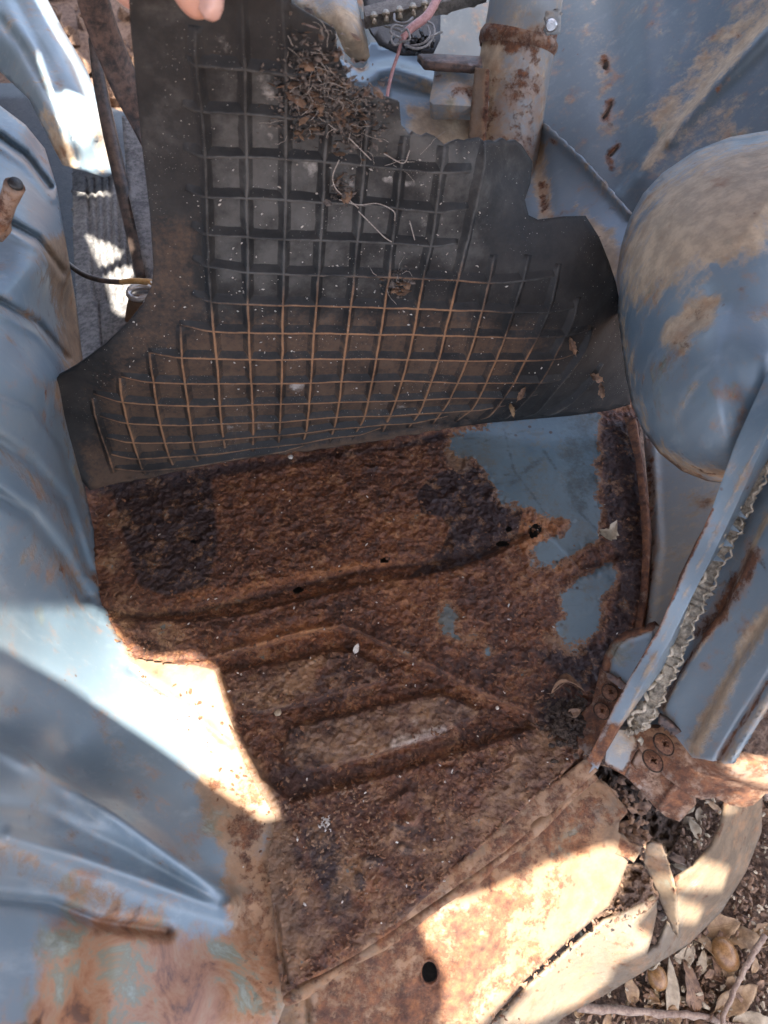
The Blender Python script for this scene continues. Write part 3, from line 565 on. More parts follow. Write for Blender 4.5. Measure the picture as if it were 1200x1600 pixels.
for path in ([(616, 22, 1.04), (618, 34, 1.03), (634, 36, 1.03), (645, 28, 1.04)], [(627, 60, 1.0), (614, 54, 1.0), (610, 48, 1.0), (617, 40, 1.0), (630, 42, 1.0)], [(627, 66, 1.0), (616, 70, 1.0), (611, 60, 1.0), (616, 52, 1.0)], [(632, 70, .995), (650, 76, .99), (668, 70, .99), (678, 54, .99), (677, 40, .995), (668, 34, 1.0)], [(640, 72, 1.0), (660, 68, .99), (672, 56, .99), (668, 40, 1.0)], [(622, 66, 1.0), (640, 62, .99), (636, 46, .99), (626, 52, .995)], [(600, 40, 1.1), (630, 50, 1.05), (655, 62, 1.03), (690, 50, 1.1)]):
    tube_px('wire_loop', path, 1.9, M['greywire'], wi, 6)
cl_ = []
for k in range(26):
    x, y = random.gauss(650, 14), random.gauss(68, 9); a = random.random() * 6
    cl_.append(tube([pt(x - 7 * math.cos(a), y - 5 * math.sin(a), d=1.03 + random.uniform(-.01, .02)), pt(x, y, d=1.02), pt(x + 7 * math.cos(a), y + 5 * math.sin(a), d=1.03)], K(random.uniform(1.5, 4), 1.03), 5))
V, F = join(cl_); o = link('wire_tangle', mesh('wire_tangle', V, F), M['black'], wi); o['kind'] = 'stuff'

# ------------------------------------------------------------------ right: side panel, rail, wheel arch
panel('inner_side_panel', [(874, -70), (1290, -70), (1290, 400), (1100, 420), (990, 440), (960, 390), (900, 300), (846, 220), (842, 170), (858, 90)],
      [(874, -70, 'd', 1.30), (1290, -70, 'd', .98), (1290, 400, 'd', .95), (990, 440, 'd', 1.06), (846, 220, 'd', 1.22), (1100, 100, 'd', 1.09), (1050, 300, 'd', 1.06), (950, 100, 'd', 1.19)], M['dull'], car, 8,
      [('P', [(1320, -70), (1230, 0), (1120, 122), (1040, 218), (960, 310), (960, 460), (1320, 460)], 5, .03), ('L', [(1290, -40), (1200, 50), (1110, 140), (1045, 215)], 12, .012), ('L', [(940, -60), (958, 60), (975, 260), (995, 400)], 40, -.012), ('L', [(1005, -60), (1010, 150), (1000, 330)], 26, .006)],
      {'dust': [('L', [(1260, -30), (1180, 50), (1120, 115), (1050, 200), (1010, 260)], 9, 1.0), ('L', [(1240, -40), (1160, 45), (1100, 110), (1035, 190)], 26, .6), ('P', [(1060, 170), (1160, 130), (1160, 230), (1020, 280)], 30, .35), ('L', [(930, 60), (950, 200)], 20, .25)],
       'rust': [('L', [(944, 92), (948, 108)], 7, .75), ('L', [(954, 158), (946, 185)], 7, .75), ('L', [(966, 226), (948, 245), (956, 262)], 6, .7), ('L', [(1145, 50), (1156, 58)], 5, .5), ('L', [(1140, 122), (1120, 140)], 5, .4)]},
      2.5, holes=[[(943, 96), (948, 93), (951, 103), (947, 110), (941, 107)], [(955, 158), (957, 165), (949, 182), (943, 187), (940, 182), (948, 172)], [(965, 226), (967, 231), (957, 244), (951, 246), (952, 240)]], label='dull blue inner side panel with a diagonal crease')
panel('cavity_shade_sheet', [(880, 40), (1020, 40), (1020, 300), (880, 300)], [(880, 40, 'd', 1.32), (1020, 40, 'd', 1.28), (880, 300, 'd', 1.3), (1020, 300, 'd', 1.22)], M['dirt'], car, 20, thick=2)  # dark colour stands in for the shade behind the panel holes
panel('support_rail', [(838, 205), (850, 192), (862, 202), (910, 248), (985, 330), (1000, 380), (990, 470), (960, 470), (930, 380), (890, 350), (815, 360), (815, 250)],
      [(850, 195, 'd', 1.12), (985, 330, 'd', .98), (990, 470, 'd', .93), (815, 360, 'd', 1.08), (930, 380, 'd', .98), (838, 205, 'd', 1.14), (910, 290, 'd', 1.05)], M['blue'], car, 6,
      [('L', [(855, 200), (910, 250), (985, 334)], 7, .014), ('L', [(840, 240), (850, 320)], 14, -.01)], {'dust': [('L', [(840, 230), (850, 330)], 14, .8), ('P', [(900, 320), (960, 360), (980, 470), (950, 470)], 15, .8), ('L', [(860, 203), (985, 332)], 5, .4)], 'rust': [('L', [(848, 290), (850, 330)], 9, .6), ('L', [(862, 218), (868, 224)], 4, .6)]}, 3)
ARCH = [(1290, 196), (1200, 204), (1140, 214), (1085, 236), (1035, 270), (1005, 302), (984, 340), (970, 385), (963, 430), (964, 480), (970, 530), (978, 590), (988, 635), (1004, 672), (1030, 708), (1065, 736), (1105, 752), (1145, 757), (1175, 745), (1230, 700), (1300, 600), (1320, 400)]
def arch_depth(x, y):
    s = np.clip(sdf(x, y, ARCH), 0, 200); base = .86 + (x - 960) * -.00028 + (430 - y) * .00016
    return base - .17 * np.sqrt(np.clip(1 - (1 - np.clip(s / 175, 0, 1)) ** 2, 0, 1))
fA = depth_fn
def arch_panel():
    o = panel('wheel_arch', ARCH, arch_depth, M['blue'], car, 6, [('P', [(1010, 610), (1060, 540), (1120, 520), (1230, 520), (1230, 720), (1100, 745), (1040, 700)], 55, .02), ('L', [(1075, 500), (1110, 470)], 22, -.008), ('L', [(1150, 560), (1170, 640)], 26, -.006), ('L', [(1020, 560), (1030, 650)], 14, .004)],
          {'dust': [('L', [(1030, 330), (1120, 420)], 8, -.5), ('L', [(1090, 350), (1060, 400)], 7, -.6), ('P', [(1040, 290), (1110, 240), (1220, 215), (1230, 330), (1180, 390), (1120, 400), (1040, 440), (990, 470), (975, 420), (1000, 350)], 60, 1.15), ('L', [(972, 420), (975, 520), (990, 630)], 9, .5), ('L', [(1030, 705), (1080, 735), (1150, 745)], 13, .8), ('P', [(1035, 530), (1040, 505), (1100, 460), (1125, 470), (1115, 500), (1065, 545)], 22, 1.0), ('L', [(1000, 620), (1012, 668)], 5, .6)],
           'rust': [('P', [(1038, 528), (1045, 508), (1100, 468), (1118, 472), (1105, 502), (1060, 538)], 26, .32), ('L', [(1040, 715), (1090, 740), (1140, 750)], 9, .35)]}, 3, label='bulging blue wheel arch caked with tan dust')
    return o
arch_panel()
panel('inner_sill_wall', [(1004, 668), (1030, 690), (1080, 720), (1180, 730), (1170, 780), (1120, 830), (1080, 900), (1040, 990), (1000, 1010), (1012, 930), (1016, 850), (1014, 780)],
      [(1004, 668, 'd', .97), (1014, 800, 'd', .905), (1000, 1010, 'd', .80), (1040, 990, 'd', .765), (1080, 900, 'd', .79), (1180, 730, 'd', .86), (1080, 720, 'd', .905)], M['dusty'], car, 6, [('L', [(1022, 700), (1030, 860), (1012, 1000)], 5, .008)], {'rust': [('L', [(1014, 690), (1018, 850), (1006, 1000)], 9, .5)]}, 2, noise=.002)
panel('arch_shadow_slot', [(1085, 742), (1165, 745), (1140, 790), (1110, 800)], [(1085, 742, 'd', .90), (1165, 745, 'd', .86), (1140, 790, 'd', .85), (1110, 800, 'd', .87)], M['dirt'], car, 10, thick=2, surf=False)  # dark panel painted as the shadow beneath the arch

# ------------------------------------------------------------------ door pillar on the right
pil = panel('door_pillar', [(1300, 560), (1300, 880), (1200, 1095), (1140, 1192), (1082, 1184), (1040, 1130), (985, 1150), (960, 1140), (1010, 1050), (1060, 948), (1108, 850), (1158, 750), (1200, 660)],
      [(1200, 660, 'z', .25), (1300, 560, 'z', .34), (960, 1140, 'z', .02), (1108, 850, 'z', .15), (1300, 880, 'z', .28), (1200, 1095, 'z', .15), (1082, 1184, 'z', .055), (1140, 1192, 'z', .09), (1040, 1130, 'z', .04), (1200, 850, 'z', .22)], M['blue'], car, 5,
      [('P', [(1320, 560), (1200, 806), (1133, 950), (1097, 990), (1033, 1107), (1060, 1210), (1320, 1210)], 4, .020), ('P', [(1320, 820), (1200, 968), (1140, 1060), (1085, 1160), (1100, 1220), (1320, 1220)], 7, .014), ('L', [(1300, 900), (1200, 1062), (1150, 1140), (1122, 1188)], 4, -.010)],
      {'dust': [('L', [(1200, 960), (1150, 1040), (1090, 1165)], 18, .75), ('L', [(1200, 806), (1133, 950), (1033, 1107)], 6, .8), ('L', [(1300, 940), (1200, 1090), (1130, 1190)], 10, .6)], 'rust': [('L', [(1182, 865), (1160, 905), (1122, 960), (1100, 985)], 15, .66), ('L', [(1120, 968), (1070, 1040), (1035, 1105)], 4, .6), ('L', [(1100, 1039), (1103, 1041)], 6, .55), ('L', [(1200, 1066), (1122, 1188)], 5, .5)]}, 3, label='faded blue door pillar with rusted edges')
strip = panel('door_flange', [(1300, 380), (1200, 580), (1150, 690), (1112, 796), (1057, 917), (1030, 980), (977, 1070), (917, 1188), (934, 1202), (964, 1138), (1001, 1077), (1048, 1000), (1081, 933), (1108, 880), (1146, 800), (1200, 680), (1300, 470)],
      [(1200, 572, 'z', .32), (1300, 380, 'z', .45), (918, 1190, 'z', .055), (936, 1201, 'z', .055), (1042, 895, 'z', .185), (1110, 850, 'z', .205), (1200, 662, 'z', .305), (1012, 1058, 'z', .115), (1000, 1030, 'z', .115)], M['blue'], car, 4.5,
      None, {'rust': [('L', [(1112, 796), (1057, 917), (1030, 980), (977, 1070), (917, 1188)], 4, .7), ('P', [(955, 1125), (985, 1135), (936, 1201), (915, 1190)], 10, .68)], 'dust': [('L', [(1200, 662), (1060, 950), (936, 1201)], 4, .5)]}, 12, bevel=1.5, label='narrow blue flange along the door opening')
# perished door seal
sp = smooth_line([(1225, 650), (1204, 700), (1184, 742), (1162, 788), (1146, 820), (1130, 858), (1106, 902), (1086, 944), (1070, 985), (1054, 1022), (1042, 1048), (1026, 1084), (1010, 1112), (992, 1136)], 26)
zz = np.interp([p[1] for p in sp], [650, 800, 1000, 1140], [.30, .205, .115, .045]) + .008
seal = empty('door_seal', pt(992, 1136, z=.04), 'perished crinkled cream rubber seal peeling off the blue door pillar', 'door seal')
V = []; F = []; n = len(sp); SG = 9; PR = [random.uniform(.45, 1.25) for _ in range(80)]
for i, p in enumerate(sp):
    o = pt(p[0], p[1], z=zz[i]); q2 = sp[min(i + 1, n - 1)]; q1 = sp[max(i - 1, 0)]
    t = (pt(q2[0], q2[1], z=zz[min(i + 1, n - 1)]) - pt(q1[0], q1[1], z=zz[max(i - 1, 0)])).normalized()
    nn = (Vector(CAM * SC) - o).normalized(); s = t.cross(nn).normalized(); nn = s.cross(t)
    ph = (i * .10 + .9 * math.sin(i * .035) + .5 * math.sin(i * .11)) % 1.0; low = sm(1060, 1100, p[1])
    r = K(15, .62) * (.62 + .5 * (1 - ph) ** .7 * PR[int(i * .10 + .9 * math.sin(i * .035) + .5 * math.sin(i * .11)) % 80] * (1 - .6 * low) + .25 * low) * (1 + .22 * math.sin(i * .083) + .12 * math.sin(i * .31))
    for j in range(SG):
        a = math.pi * j / (SG - 1)
        V.append(o - s * (math.cos(a) * r * (1 + .04 * random.uniform(-1, 1))) + nn * (math.sin(a) * r * (.45 + .06 * random.uniform(-1, 1)) - .002))
for i in range(n - 1):
    for j in range(SG - 1): F.append((i * SG + j, i * SG + j + 1, (i + 1) * SG + j + 1, (i + 1) * SG + j))
o = link('seal_pleat', mesh('seal_pleat', V, F), M['seal'], seal); md = o.modifiers.new('t', 'SOLIDIFY'); md.thickness = .0015
bp = []
for i in range(0, n, 2):
    p = sp[i]; wv = 5 * math.sin(i * .17) + 2.2 * math.sin(i * .41); bp.append(pt(p[0] - 11 + wv, p[1] - 3 + wv * .5, z=zz[i] + .010 + .003 * math.sin(i * .5)))
V, F = tube(bp, [K(3.3, .62) * (.8 + .4 * random.random()) for _ in bp], 8); link('seal_bead', mesh('seal_bead', V, F), M['bead'], seal)
bp = []
for i in range(0, n, 2):
    p = sp[i]; wv = 3 * math.sin(i * .24 + 1) + 2 * math.sin(i * .72); bp.append(pt(p[0] + 11 + wv, p[1] + 4 + wv * .5, z=zz[i] + .006 + .002 * math.sin(i * .6)))
V, F = tube(bp, [K(2.0, .62) * (.7 + .5 * random.random()) for _ in bp], 6); link('seal_bead', mesh('seal_bead', V, F), M['bead'], seal)
# ragged lower end of the seal
rg = []
for k in range(16):
    x, y = 990 + random.gauss(0, 9), 1128 + random.gauss(0, 14); a = random.uniform(0, 6.3)
    rg.append(tube([pt(x, y, z=.06), pt(x + 7 * math.cos(a), y + 7 * math.sin(a), z=.055 + random.uniform(0, .015)), pt(x + 12 * math.cos(a + .5), y + 12 * math.sin(a + .5), z=.05)], [K(5, .68), K(4, .68), K(1.5, .68)], 6, True, .35))
V, F = join(rg); link('torn_end', mesh('torn_end', V, F), M['seal'], seal)

# hinge plates and screws
def screw(px, py, d, rpx, parent, tilt, mat=None):
    R = K(rpx, d); a = R * .42; b = R * .13
    cross = [(b, b), (a, b), (a, -b), (b, -b), (b, -a), (-b, -a), (-b, -b), (-a, -b), (-a, b), (-b, b), (-b, a), (b, a)]
    th = random.uniform(.2, 1.2); rot = lambda p: (p[0] * math.cos(th) - p[1] * math.sin(th), p[0] * math.sin(th) + p[1] * math.cos(th))
    cross = [rot(p) for p in cross]; n = 28
    circ = [(R * math.cos(2 * math.pi * i / n), R * math.sin(2 * math.pi * i / n)) for i in range(n)]
    P = circ + cross; E = [(i, (i + 1) % n) for i in range(n)] + [(n + i, n + (i + 1) % 12) for i in range(12)]
    r = geometry.delaunay_2d_cdt([Vector(p) for p in P], E, [], 0, 1e-7)
    V2 = [tuple(v) for v in r[0]]; V = [(x, y, .0018 - (x * x + y * y) / R / R * .0012) for x, y in V2]; F = []
    for f in r[2]:
        c = np.mean([V2[i] for i in f], 0)
        if not inside(c[0], c[1], cross): F.append(f)
    b0 = len(V)
    V += [(x * .8, y * .8, -.0022) for x, y in cross]; top = []
    for x, y in cross: top.append(min(range(len(V2)), key=lambda i: (V2[i][0] - x) ** 2 + (V2[i][1] - y) ** 2))
    for i in range(12): F.append((top[i], top[(i + 1) % 12], b0 + (i + 1) % 12, b0 + i))
    F.append(tuple(b0 + i for i in range(12)))
    b1 = len(V); V += [(x * 1.02, y * 1.02, -.0015) for x, y in circ]
    ci = [min(range(len(V2)), key=lambda i: (V2[i][0] - x) ** 2 + (V2[i][1] - y) ** 2) for x, y in circ]
    for i in range(n): F.append((ci[(i + 1) % n], ci[i], b1 + i, b1 + (i + 1) % n))
    V, F = xf(frame(px, py, d, tilt), (V, F))
    o = link('screw', mesh('screw', V, F, None, False), mat or M['screw'], parent)
    V, F = xf(frame(px, py, d, tilt), tube([(R * 1.12 * math.cos(t), R * 1.12 * math.sin(t), 0) for t in np.linspace(0, 2 * math.pi, 29)], R * .07, 5, False))
    link('screw_seat', mesh('screw_seat', V, F), M['dirt'], o)
gus = panel('gusset_plate', [(950, 1048), (952, 1030), (962, 1010), (980, 995), (1005, 985), (1024, 980), (1010, 1015), (985, 1066), (978, 1072), (955, 1058)], [(950, 1048, 'z', .058), (980, 995, 'z', .075), (1024, 980, 'z', .095), (980, 1070, 'z', .062)], M['blue'], car, 4, [('L', [(948, 1050), (952, 1028), (962, 1008), (980, 994), (1024, 979)], 5, .006)], {'rust': [('L', [(948, 1050), (952, 1028), (962, 1008), (980, 994), (1024, 979)], 5, 1.0)]}, 6, label='blue rounded gusset with a rusted rim')
hp = panel('hinge_leaf', [(938, 1042), (952, 1046), (988, 1076), (960, 1120), (935, 1165), (922, 1180), (905, 1168), (888, 1140), (905, 1118), (925, 1098), (932, 1070)], [(938, 1042, 'z', .045), (988, 1076, 'z', .055), (888, 1140, 'z', .008), (922, 1180, 'z', .025), (925, 1098, 'z', .028)], M['rusty'], car, 4, None, {'rust': [('P', [(925, 1050), (990, 1080), (930, 1180), (880, 1140)], 20, .35)]}, 5, noise=.002, label='brown rusted hinge leaf beside the flange')
screw(953, 1082, dz(953, 1082, .050), 12, hp, (.55, .35)); screw(940, 1111, dz(940, 1111, .040), 12, hp, (.55, .35))
panel('hinge_strip', [(946, 1050), (955, 1052), (986, 1074), (980, 1082), (950, 1062)], [(946, 1050, 'z', .062), (986, 1074, 'z', .066), (950, 1062, 'z', .06)], M['iron'], hp, 4, thick=3)
ha = panel('hinge_arm', [(985, 1148), (1000, 1136), (1028, 1138), (1045, 1128), (1090, 1165), (1092, 1182), (1112, 1190), (1140, 1190), (1180, 1190), (1240, 1200), (1240, 1240), (1196, 1240), (1178, 1258), (1160, 1262), (1140, 1258), (1118, 1246), (1096, 1250), (1075, 1240), (1040, 1215), (1010, 1185)],
      [(985, 1148, 'z', .035), (1045, 1128, 'z', .062), (1092, 1182, 'z', .062), (1075, 1240, 'z', .03), (1160, 1262, 'z', .02), (1240, 1200, 'z', .07), (1140, 1190, 'z', .085), (1118, 1246, 'z', .03), (1240, 1240, 'z', .05)], M['rusty'], car, 4.5,
      [('P', [(1080, 1180), (1250, 1180), (1250, 1232), (1195, 1232), (1165, 1225), (1130, 1212)], 5, .014)], {'rust': [('P', [(1000, 1160), (1100, 1180), (1180, 1250), (1070, 1240)], 25, .3)], 'dust': [('P', [(985, 1140), (1060, 1130), (1090, 1170), (1030, 1170)], 15, .5)]}, 9, noise=.002, bevel=1.5, label='rusty hinge arm with two cross-head screws')
screw(1037, 1163, dz(1037, 1163, .052) - .008, 16, ha, (.85, .55)); screw(1020, 1189, dz(1020, 1189, .042) - .008, 16, ha, (.85, .55))
panel('hinge_washer', [(1030, 1116), (1042, 1124), (1092, 1166), (1088, 1176), (1066, 1160), (1028, 1130)], [(1030, 1116, 'z', .068), (1092, 1166, 'z', .07), (1028, 1130, 'z', .062)], M['iron'], ha, 4, thick=4)
panel('hinge_block', [(950, 1150), (966, 1140), (985, 1142), (996, 1168), (976, 1212), (945, 1195)], [(950, 1150, 'z', .03), (985, 1142, 'z', .042), (976, 1212, 'z', .012), (996, 1168, 'z', .036)], M['dusty'], car, 5, None, {'rust': [('L', [(996, 1168), (976, 1212), (945, 1195)], 6, .8)]}, 10, bevel=1.5)
panel('hinge_foot', [(976, 1212), (998, 1172), (1012, 1186), (1042, 1216), (1078, 1242), (1088, 1256), (1062, 1284), (1040, 1276), (1022, 1260), (1006, 1240)], [(976, 1212, 'z', .0), (998, 1172, 'z', .02), (1078, 1242, 'z', .006), (1062, 1284, 'z', -.03), (1022, 1260, 'z', -.02)], M['rusty'], car, 4.5, [('L', [(1030, 1262), (1056, 1225)], 5, .006)], {'rust': [('P', [(980, 1190), (1080, 1240), (1050, 1280)], 15, .3)]}, 6, noise=.003)
hb = []
# ------------------------------------------------------------------ sill and torn rocker
H1 = [(671 + 13.5 * math.cos(a), 1519 + 16.5 * math.sin(a)) for a in np.linspace(0, 2 * math.pi, 25)[:-1]]
H0 = [(657 + 0, 1520), (661, 1507), (670, 1502), (680, 1506), (685, 1518), (683, 1530), (673, 1536), (662, 1532)]
panel('outer_sill', [(445, 1568), (500, 1538), (560, 1498), (630, 1454), (700, 1406), (790, 1338), (890, 1250), (926, 1214), (945, 1225), (962, 1245), (980, 1270), (968, 1284), (966, 1300), (990, 1320), (1006, 1322), (982, 1345), (968, 1382), (952, 1416), (935, 1430), (880, 1478), (820, 1532), (770, 1592), (720, 1680), (300, 1680)],
      [(445, 1568, 'z', -.014), (700, 1406, 'z', -.014), (926, 1214, 'z', -.012), (980, 1270, 'z', -.02), (1000, 1322, 'z', -.035), (820, 1400, 'z', -.028), (700, 1480, 'z', -.03), (560, 1560, 'z', -.025), (952, 1416, 'z', -.07), (880, 1478, 'z', -.075), (770, 1592, 'z', -.08), (720, 1680, 'z', -.08), (300, 1680, 'z', -.02), (860, 1440, 'z', -.05), (720, 1560, 'z', -.055)], M['tan'], car, 5,
      [('L', [(650, 1432), (680, 1500), (690, 1600)], 26, -.006), ('L', [(760, 1470), (700, 1560)], 24, .006), ('L', [(940, 1218), (978, 1268)], 6, .008), ('L', [(480, 1560), (486, 1640)], 4, -.008), ('L', [(960, 1385), (870, 1470), (770, 1580)], 12, .006)],
      {'rust': [('P', [(600, 1500), (660, 1430), (790, 1370), (840, 1400), (800, 1520), (740, 1600), (560, 1640)], 55, .62), ('P', [(480, 1545), (926, 1214), (980, 1280), (900, 1340), (700, 1430), (660, 1640), (480, 1640)], 30, .46), ('L', [(860, 1340), (840, 1500), (760, 1590)], 40, .28)], 'dust': [('P', [(760, 1380), (960, 1300), (960, 1400), (820, 1500)], 40, .7)]}, 2, holes=[H1], noise=.003, label='dust coated outer sill with a drain hole')
V, F = tube([pt(671, 1519, d=dz(671, 1519, -.035)) + Vector((math.cos(t) * K(14, .66), math.sin(t) * K(17, .66), 0)) for t in np.linspace(0, 2 * math.pi, 25)], K(2.2, .66), 8, False)
link('drain_hole_rim', mesh('drain_hole_rim', V, F, {'rust': [.45] * len(V)}), M['rusty'], bpy.data.objects['outer_sill'])
rock = panel('outer_rocker', [(700, 1700), (770, 1600), (830, 1540), (890, 1486), (945, 1440), (990, 1420), (1026, 1400), (1027, 1425), (1018, 1468), (1010, 1494), (1030, 1478), (1046, 1442), (1058, 1462), (1058, 1420), (1056, 1376), (1086, 1356), (1115, 1322), (1130, 1290), (1136, 1252), (1160, 1240), (1192, 1230), (1190, 1300), (1166, 1362), (1128, 1424), (1078, 1474), (1010, 1516), (950, 1552), (880, 1590), (790, 1690)],
      [(770, 1600, 'z', -.085), (1026, 1400, 'z', -.085), (1136, 1252, 'z', -.06), (1056, 1376, 'z', -.085), (1010, 1494, 'z', -.13), (1190, 1240, 'z', -.10), (1190, 1300, 'z', -.16), (1128, 1424, 'z', -.205), (1078, 1474, 'z', -.21), (950, 1552, 'z', -.205), (880, 1590, 'z', -.20), (1120, 1340, 'z', -.10), (945, 1440, 'z', -.08)], M['rocker'], car, 4.5,
      [('L', [(1136, 1252), (1128, 1295), (1112, 1326), (1056, 1378)], 4, .006), ('L', [(1060, 1420), (1120, 1390), (1165, 1300)], 28, .008)], {'dust': [('P', [(1056, 1376), (1136, 1252), (1192, 1240), (1160, 1370), (1080, 1470)], 12, .5)], 'rust': [('L', [(1136, 1252), (1056, 1376)], 4, .6)]}, 3, noise=.003, label='dented outer rocker panel torn open')
panel('torn_tab', [(1010, 1320), (1018, 1316), (1034, 1322), (1042, 1345), (1052, 1378), (1057, 1410), (1059, 1466), (1050, 1452), (1036, 1418), (1020, 1380), (1006, 1348)], [(1010, 1320, 'z', -.035), (1034, 1322, 'z', -.03), (1057, 1410, 'z', -.07), (1059, 1466, 'z', -.10), (1020, 1380, 'z', -.075), (1050, 1452, 'z', -.10)], M['rocker'], rock, 4, None, {'dust': [('P', [(1000, 1310), (1060, 1310), (1060, 1470), (1000, 1470)], 10, .2)]}, 2, label='bent pale tab of torn steel')
panel('sill_scrap', [(957, 1300), (972, 1302), (985, 1318), (1000, 1322), (1002, 1330), (990, 1348), (978, 1340), (960, 1334), (955, 1318)], [(957, 1300, 'z', -.03), (1002, 1330, 'z', -.026), (978, 1340, 'z', -.034), (960, 1334, 'z', -.036)], M['tan'], car, 4, None, {'rust': [('P', [(950, 1295), (1005, 1320), (980, 1350)], 10, .45)]}, 2, noise=.006)

# ------------------------------------------------------------------ dirt caught in the sill gap
def heap(name, outline, ctrl, mat, amp, label, step=3, sc_=14):
    f = depth_fn(ctrl); V, F = triangulate(outline, step); x, y = V[:, 0], V[:, 1]
    d = f(x, y) - (fbm(x, y, sc_, 4, 17) + .3 * np.abs(fbm(x, y, sc_ * .4, 2, 19))) * amp; W = pts(x, y, d)
    a, b, c = W[F[:, 0]], W[F[:, 1]], W[F[:, 2]]; fl = (np.cross(b - a, c - a) * (CAM * SC - a)).sum(1) < 0; F[fl] = F[fl][:, ::-1]
    SURF.append((W, F)); return tag(link(name, mesh(name, W, F), mat), label, None, None, 'stuff')
heap('dirt_and_shade', [(890, 1195), (935, 1195), (1000, 1210), (1070, 1270), (1065, 1300), (1040, 1345), (1005, 1380), (960, 1350), (940, 1260)], [(890, 1195, 'z', -.05), (1070, 1270, 'z', -.10), (1005, 1380, 'z', -.11), (940, 1260, 'z', -.06), (1000, 1210, 'z', -.06)], M['dirt'], .02, 'dark crumbly dirt packed in the gap behind the hinge')  # dirt fill, coloured darker to carry the shadow of the gap
heap('soil_clump', [(930, 1432), (955, 1385), (965, 1352), (1000, 1348), (1024, 1372), (1034, 1400), (1010, 1425), (950, 1450)], [(930, 1432, 'z', -.085), (965, 1352, 'z', -.075), (1034, 1400, 'z', -.09), (1000, 1380, 'z', -.07)], M['soil'], .014, 'lump of brown soil inside the torn sill')

# ================================================================== GROUND
GZ = -.25
def axis(lo, hi, c0, c1, fine, far):
    a = list(np.arange(c0, c1, fine)); s = fine; x = c0
    left = []
    while x > lo: s *= 1.35; x -= s; left.append(x)
    s = fine; x = a[-1]; right = []
    while x < hi: s *= 1.35; x += s; right.append(x)
    return np.array(left[::-1] + a + right)
ax_ = axis(-40, 40, .26, .62, .0022, 0); ay_ = axis(-40, 60, -.56, -.14, .0022, 0)
X, Y = np.meshgrid(ax_, ay_); near = sm(.3, .0, np.maximum(np.abs(X - .44) - .18, np.abs(Y + .35) - .21))
Z = GZ * SC + (fbm(X, Y, .09, 3, 51) * .008 + np.abs(fbm(X, Y, .022, 4, 61)) * .009 + fbm(X, Y, .006, 2, 71) * .0025) * near + fbm(X, Y, 1.3, 3, 81) * .02 * (1 - near)
idx = np.arange(X.size).reshape(X.shape)
q = np.stack([idx[:-1, :-1], idx[:-1, 1:], idx[1:, 1:], idx[1:, :-1]], -1).reshape(-1, 4)
GV = np.stack([X, Y, Z], -1).reshape(-1, 3)
gr = link('ground', mesh('ground', GV, q), M['soil']); tag(gr, 'dry brown soil under and beside the car', None, None, 'structure')
SURF.append((GV, np.concatenate([q[:, [0, 1, 2]], q[:, [0, 2, 3]]])))
def gpt(px, py, up=.0): return pt(px, py, z=GZ + up)

def leaf_mesh(L, Wd, curl=.3, fold=.35, seed=0, ns=12, nw=6, point=1.0, ragged=.06):
    r = random.Random(seed); V = []; F = []
    tw = r.uniform(-.5, .5); ph = r.uniform(0, 6)
    for i in range(ns + 1):
        t = i / ns; wd = Wd * .5 * (math.sin(math.pi * t ** .85) ** .8) * (1 - .25 * t * point) + .0004
        zc = curl * L * (math.sin(t * math.pi * .8 + .2) - .2) * .4
        for j in range(nw + 1):
            s = j / nw * 2 - 1; rag = 1 + (r.uniform(-ragged, ragged) if abs(s) == 1 else 0)
            x = s * wd * rag; z = zc + abs(s) ** 1.3 * wd * fold + .08 * Wd * math.sin(5 * t + ph + 2 * s) + tw * x * (t - .5)
            V.append((x, (t - .5) * L, z))
    for i in range(ns):
        for j in range(nw):
            a = i * (nw + 1) + j; F.append((a, a + 1, a + nw + 2, a + nw + 1))
    b = len(V)
    v2, f2 = tube([(0, -.62 * L, curl * .02 * L), (0, -.5 * L, V[nw // 2][2]), (0, 0, V[(ns // 2) * (nw + 1) + nw // 2][2] - .0003), (0, .42 * L, V[(ns - 1) * (nw + 1) + nw // 2][2])], [Wd * .035, Wd * .035, Wd * .025, Wd * .01], 6)
    V += v2; F += [tuple(i + b for i in q) for q in f2]
    return V, F
def leaf(px, py, z, lpx, wpx, ang, mat, label, group=None, tilt=(0, 0), seed=0, curl=.3, fold=.35, name='dry_leaf', ragged=.14):
    d = dz(px, py, z); V, F = leaf_mesh(K(lpx, d), K(wpx, d), curl, fold, seed, ragged=ragged)
    o = link(name, mesh(name, V, F), mat); md = o.modifiers.new('t', 'SOLIDIFY'); md.thickness = .0004
    o.location = pt(px, py, d=d); o.rotation_euler = (tilt[0], tilt[1], math.radians(ang) - math.pi / 2)
    return tag(o, label, 'leaf', group)
GL = 'dry leaves on the ground beside the sill'
Zg = GZ + .012
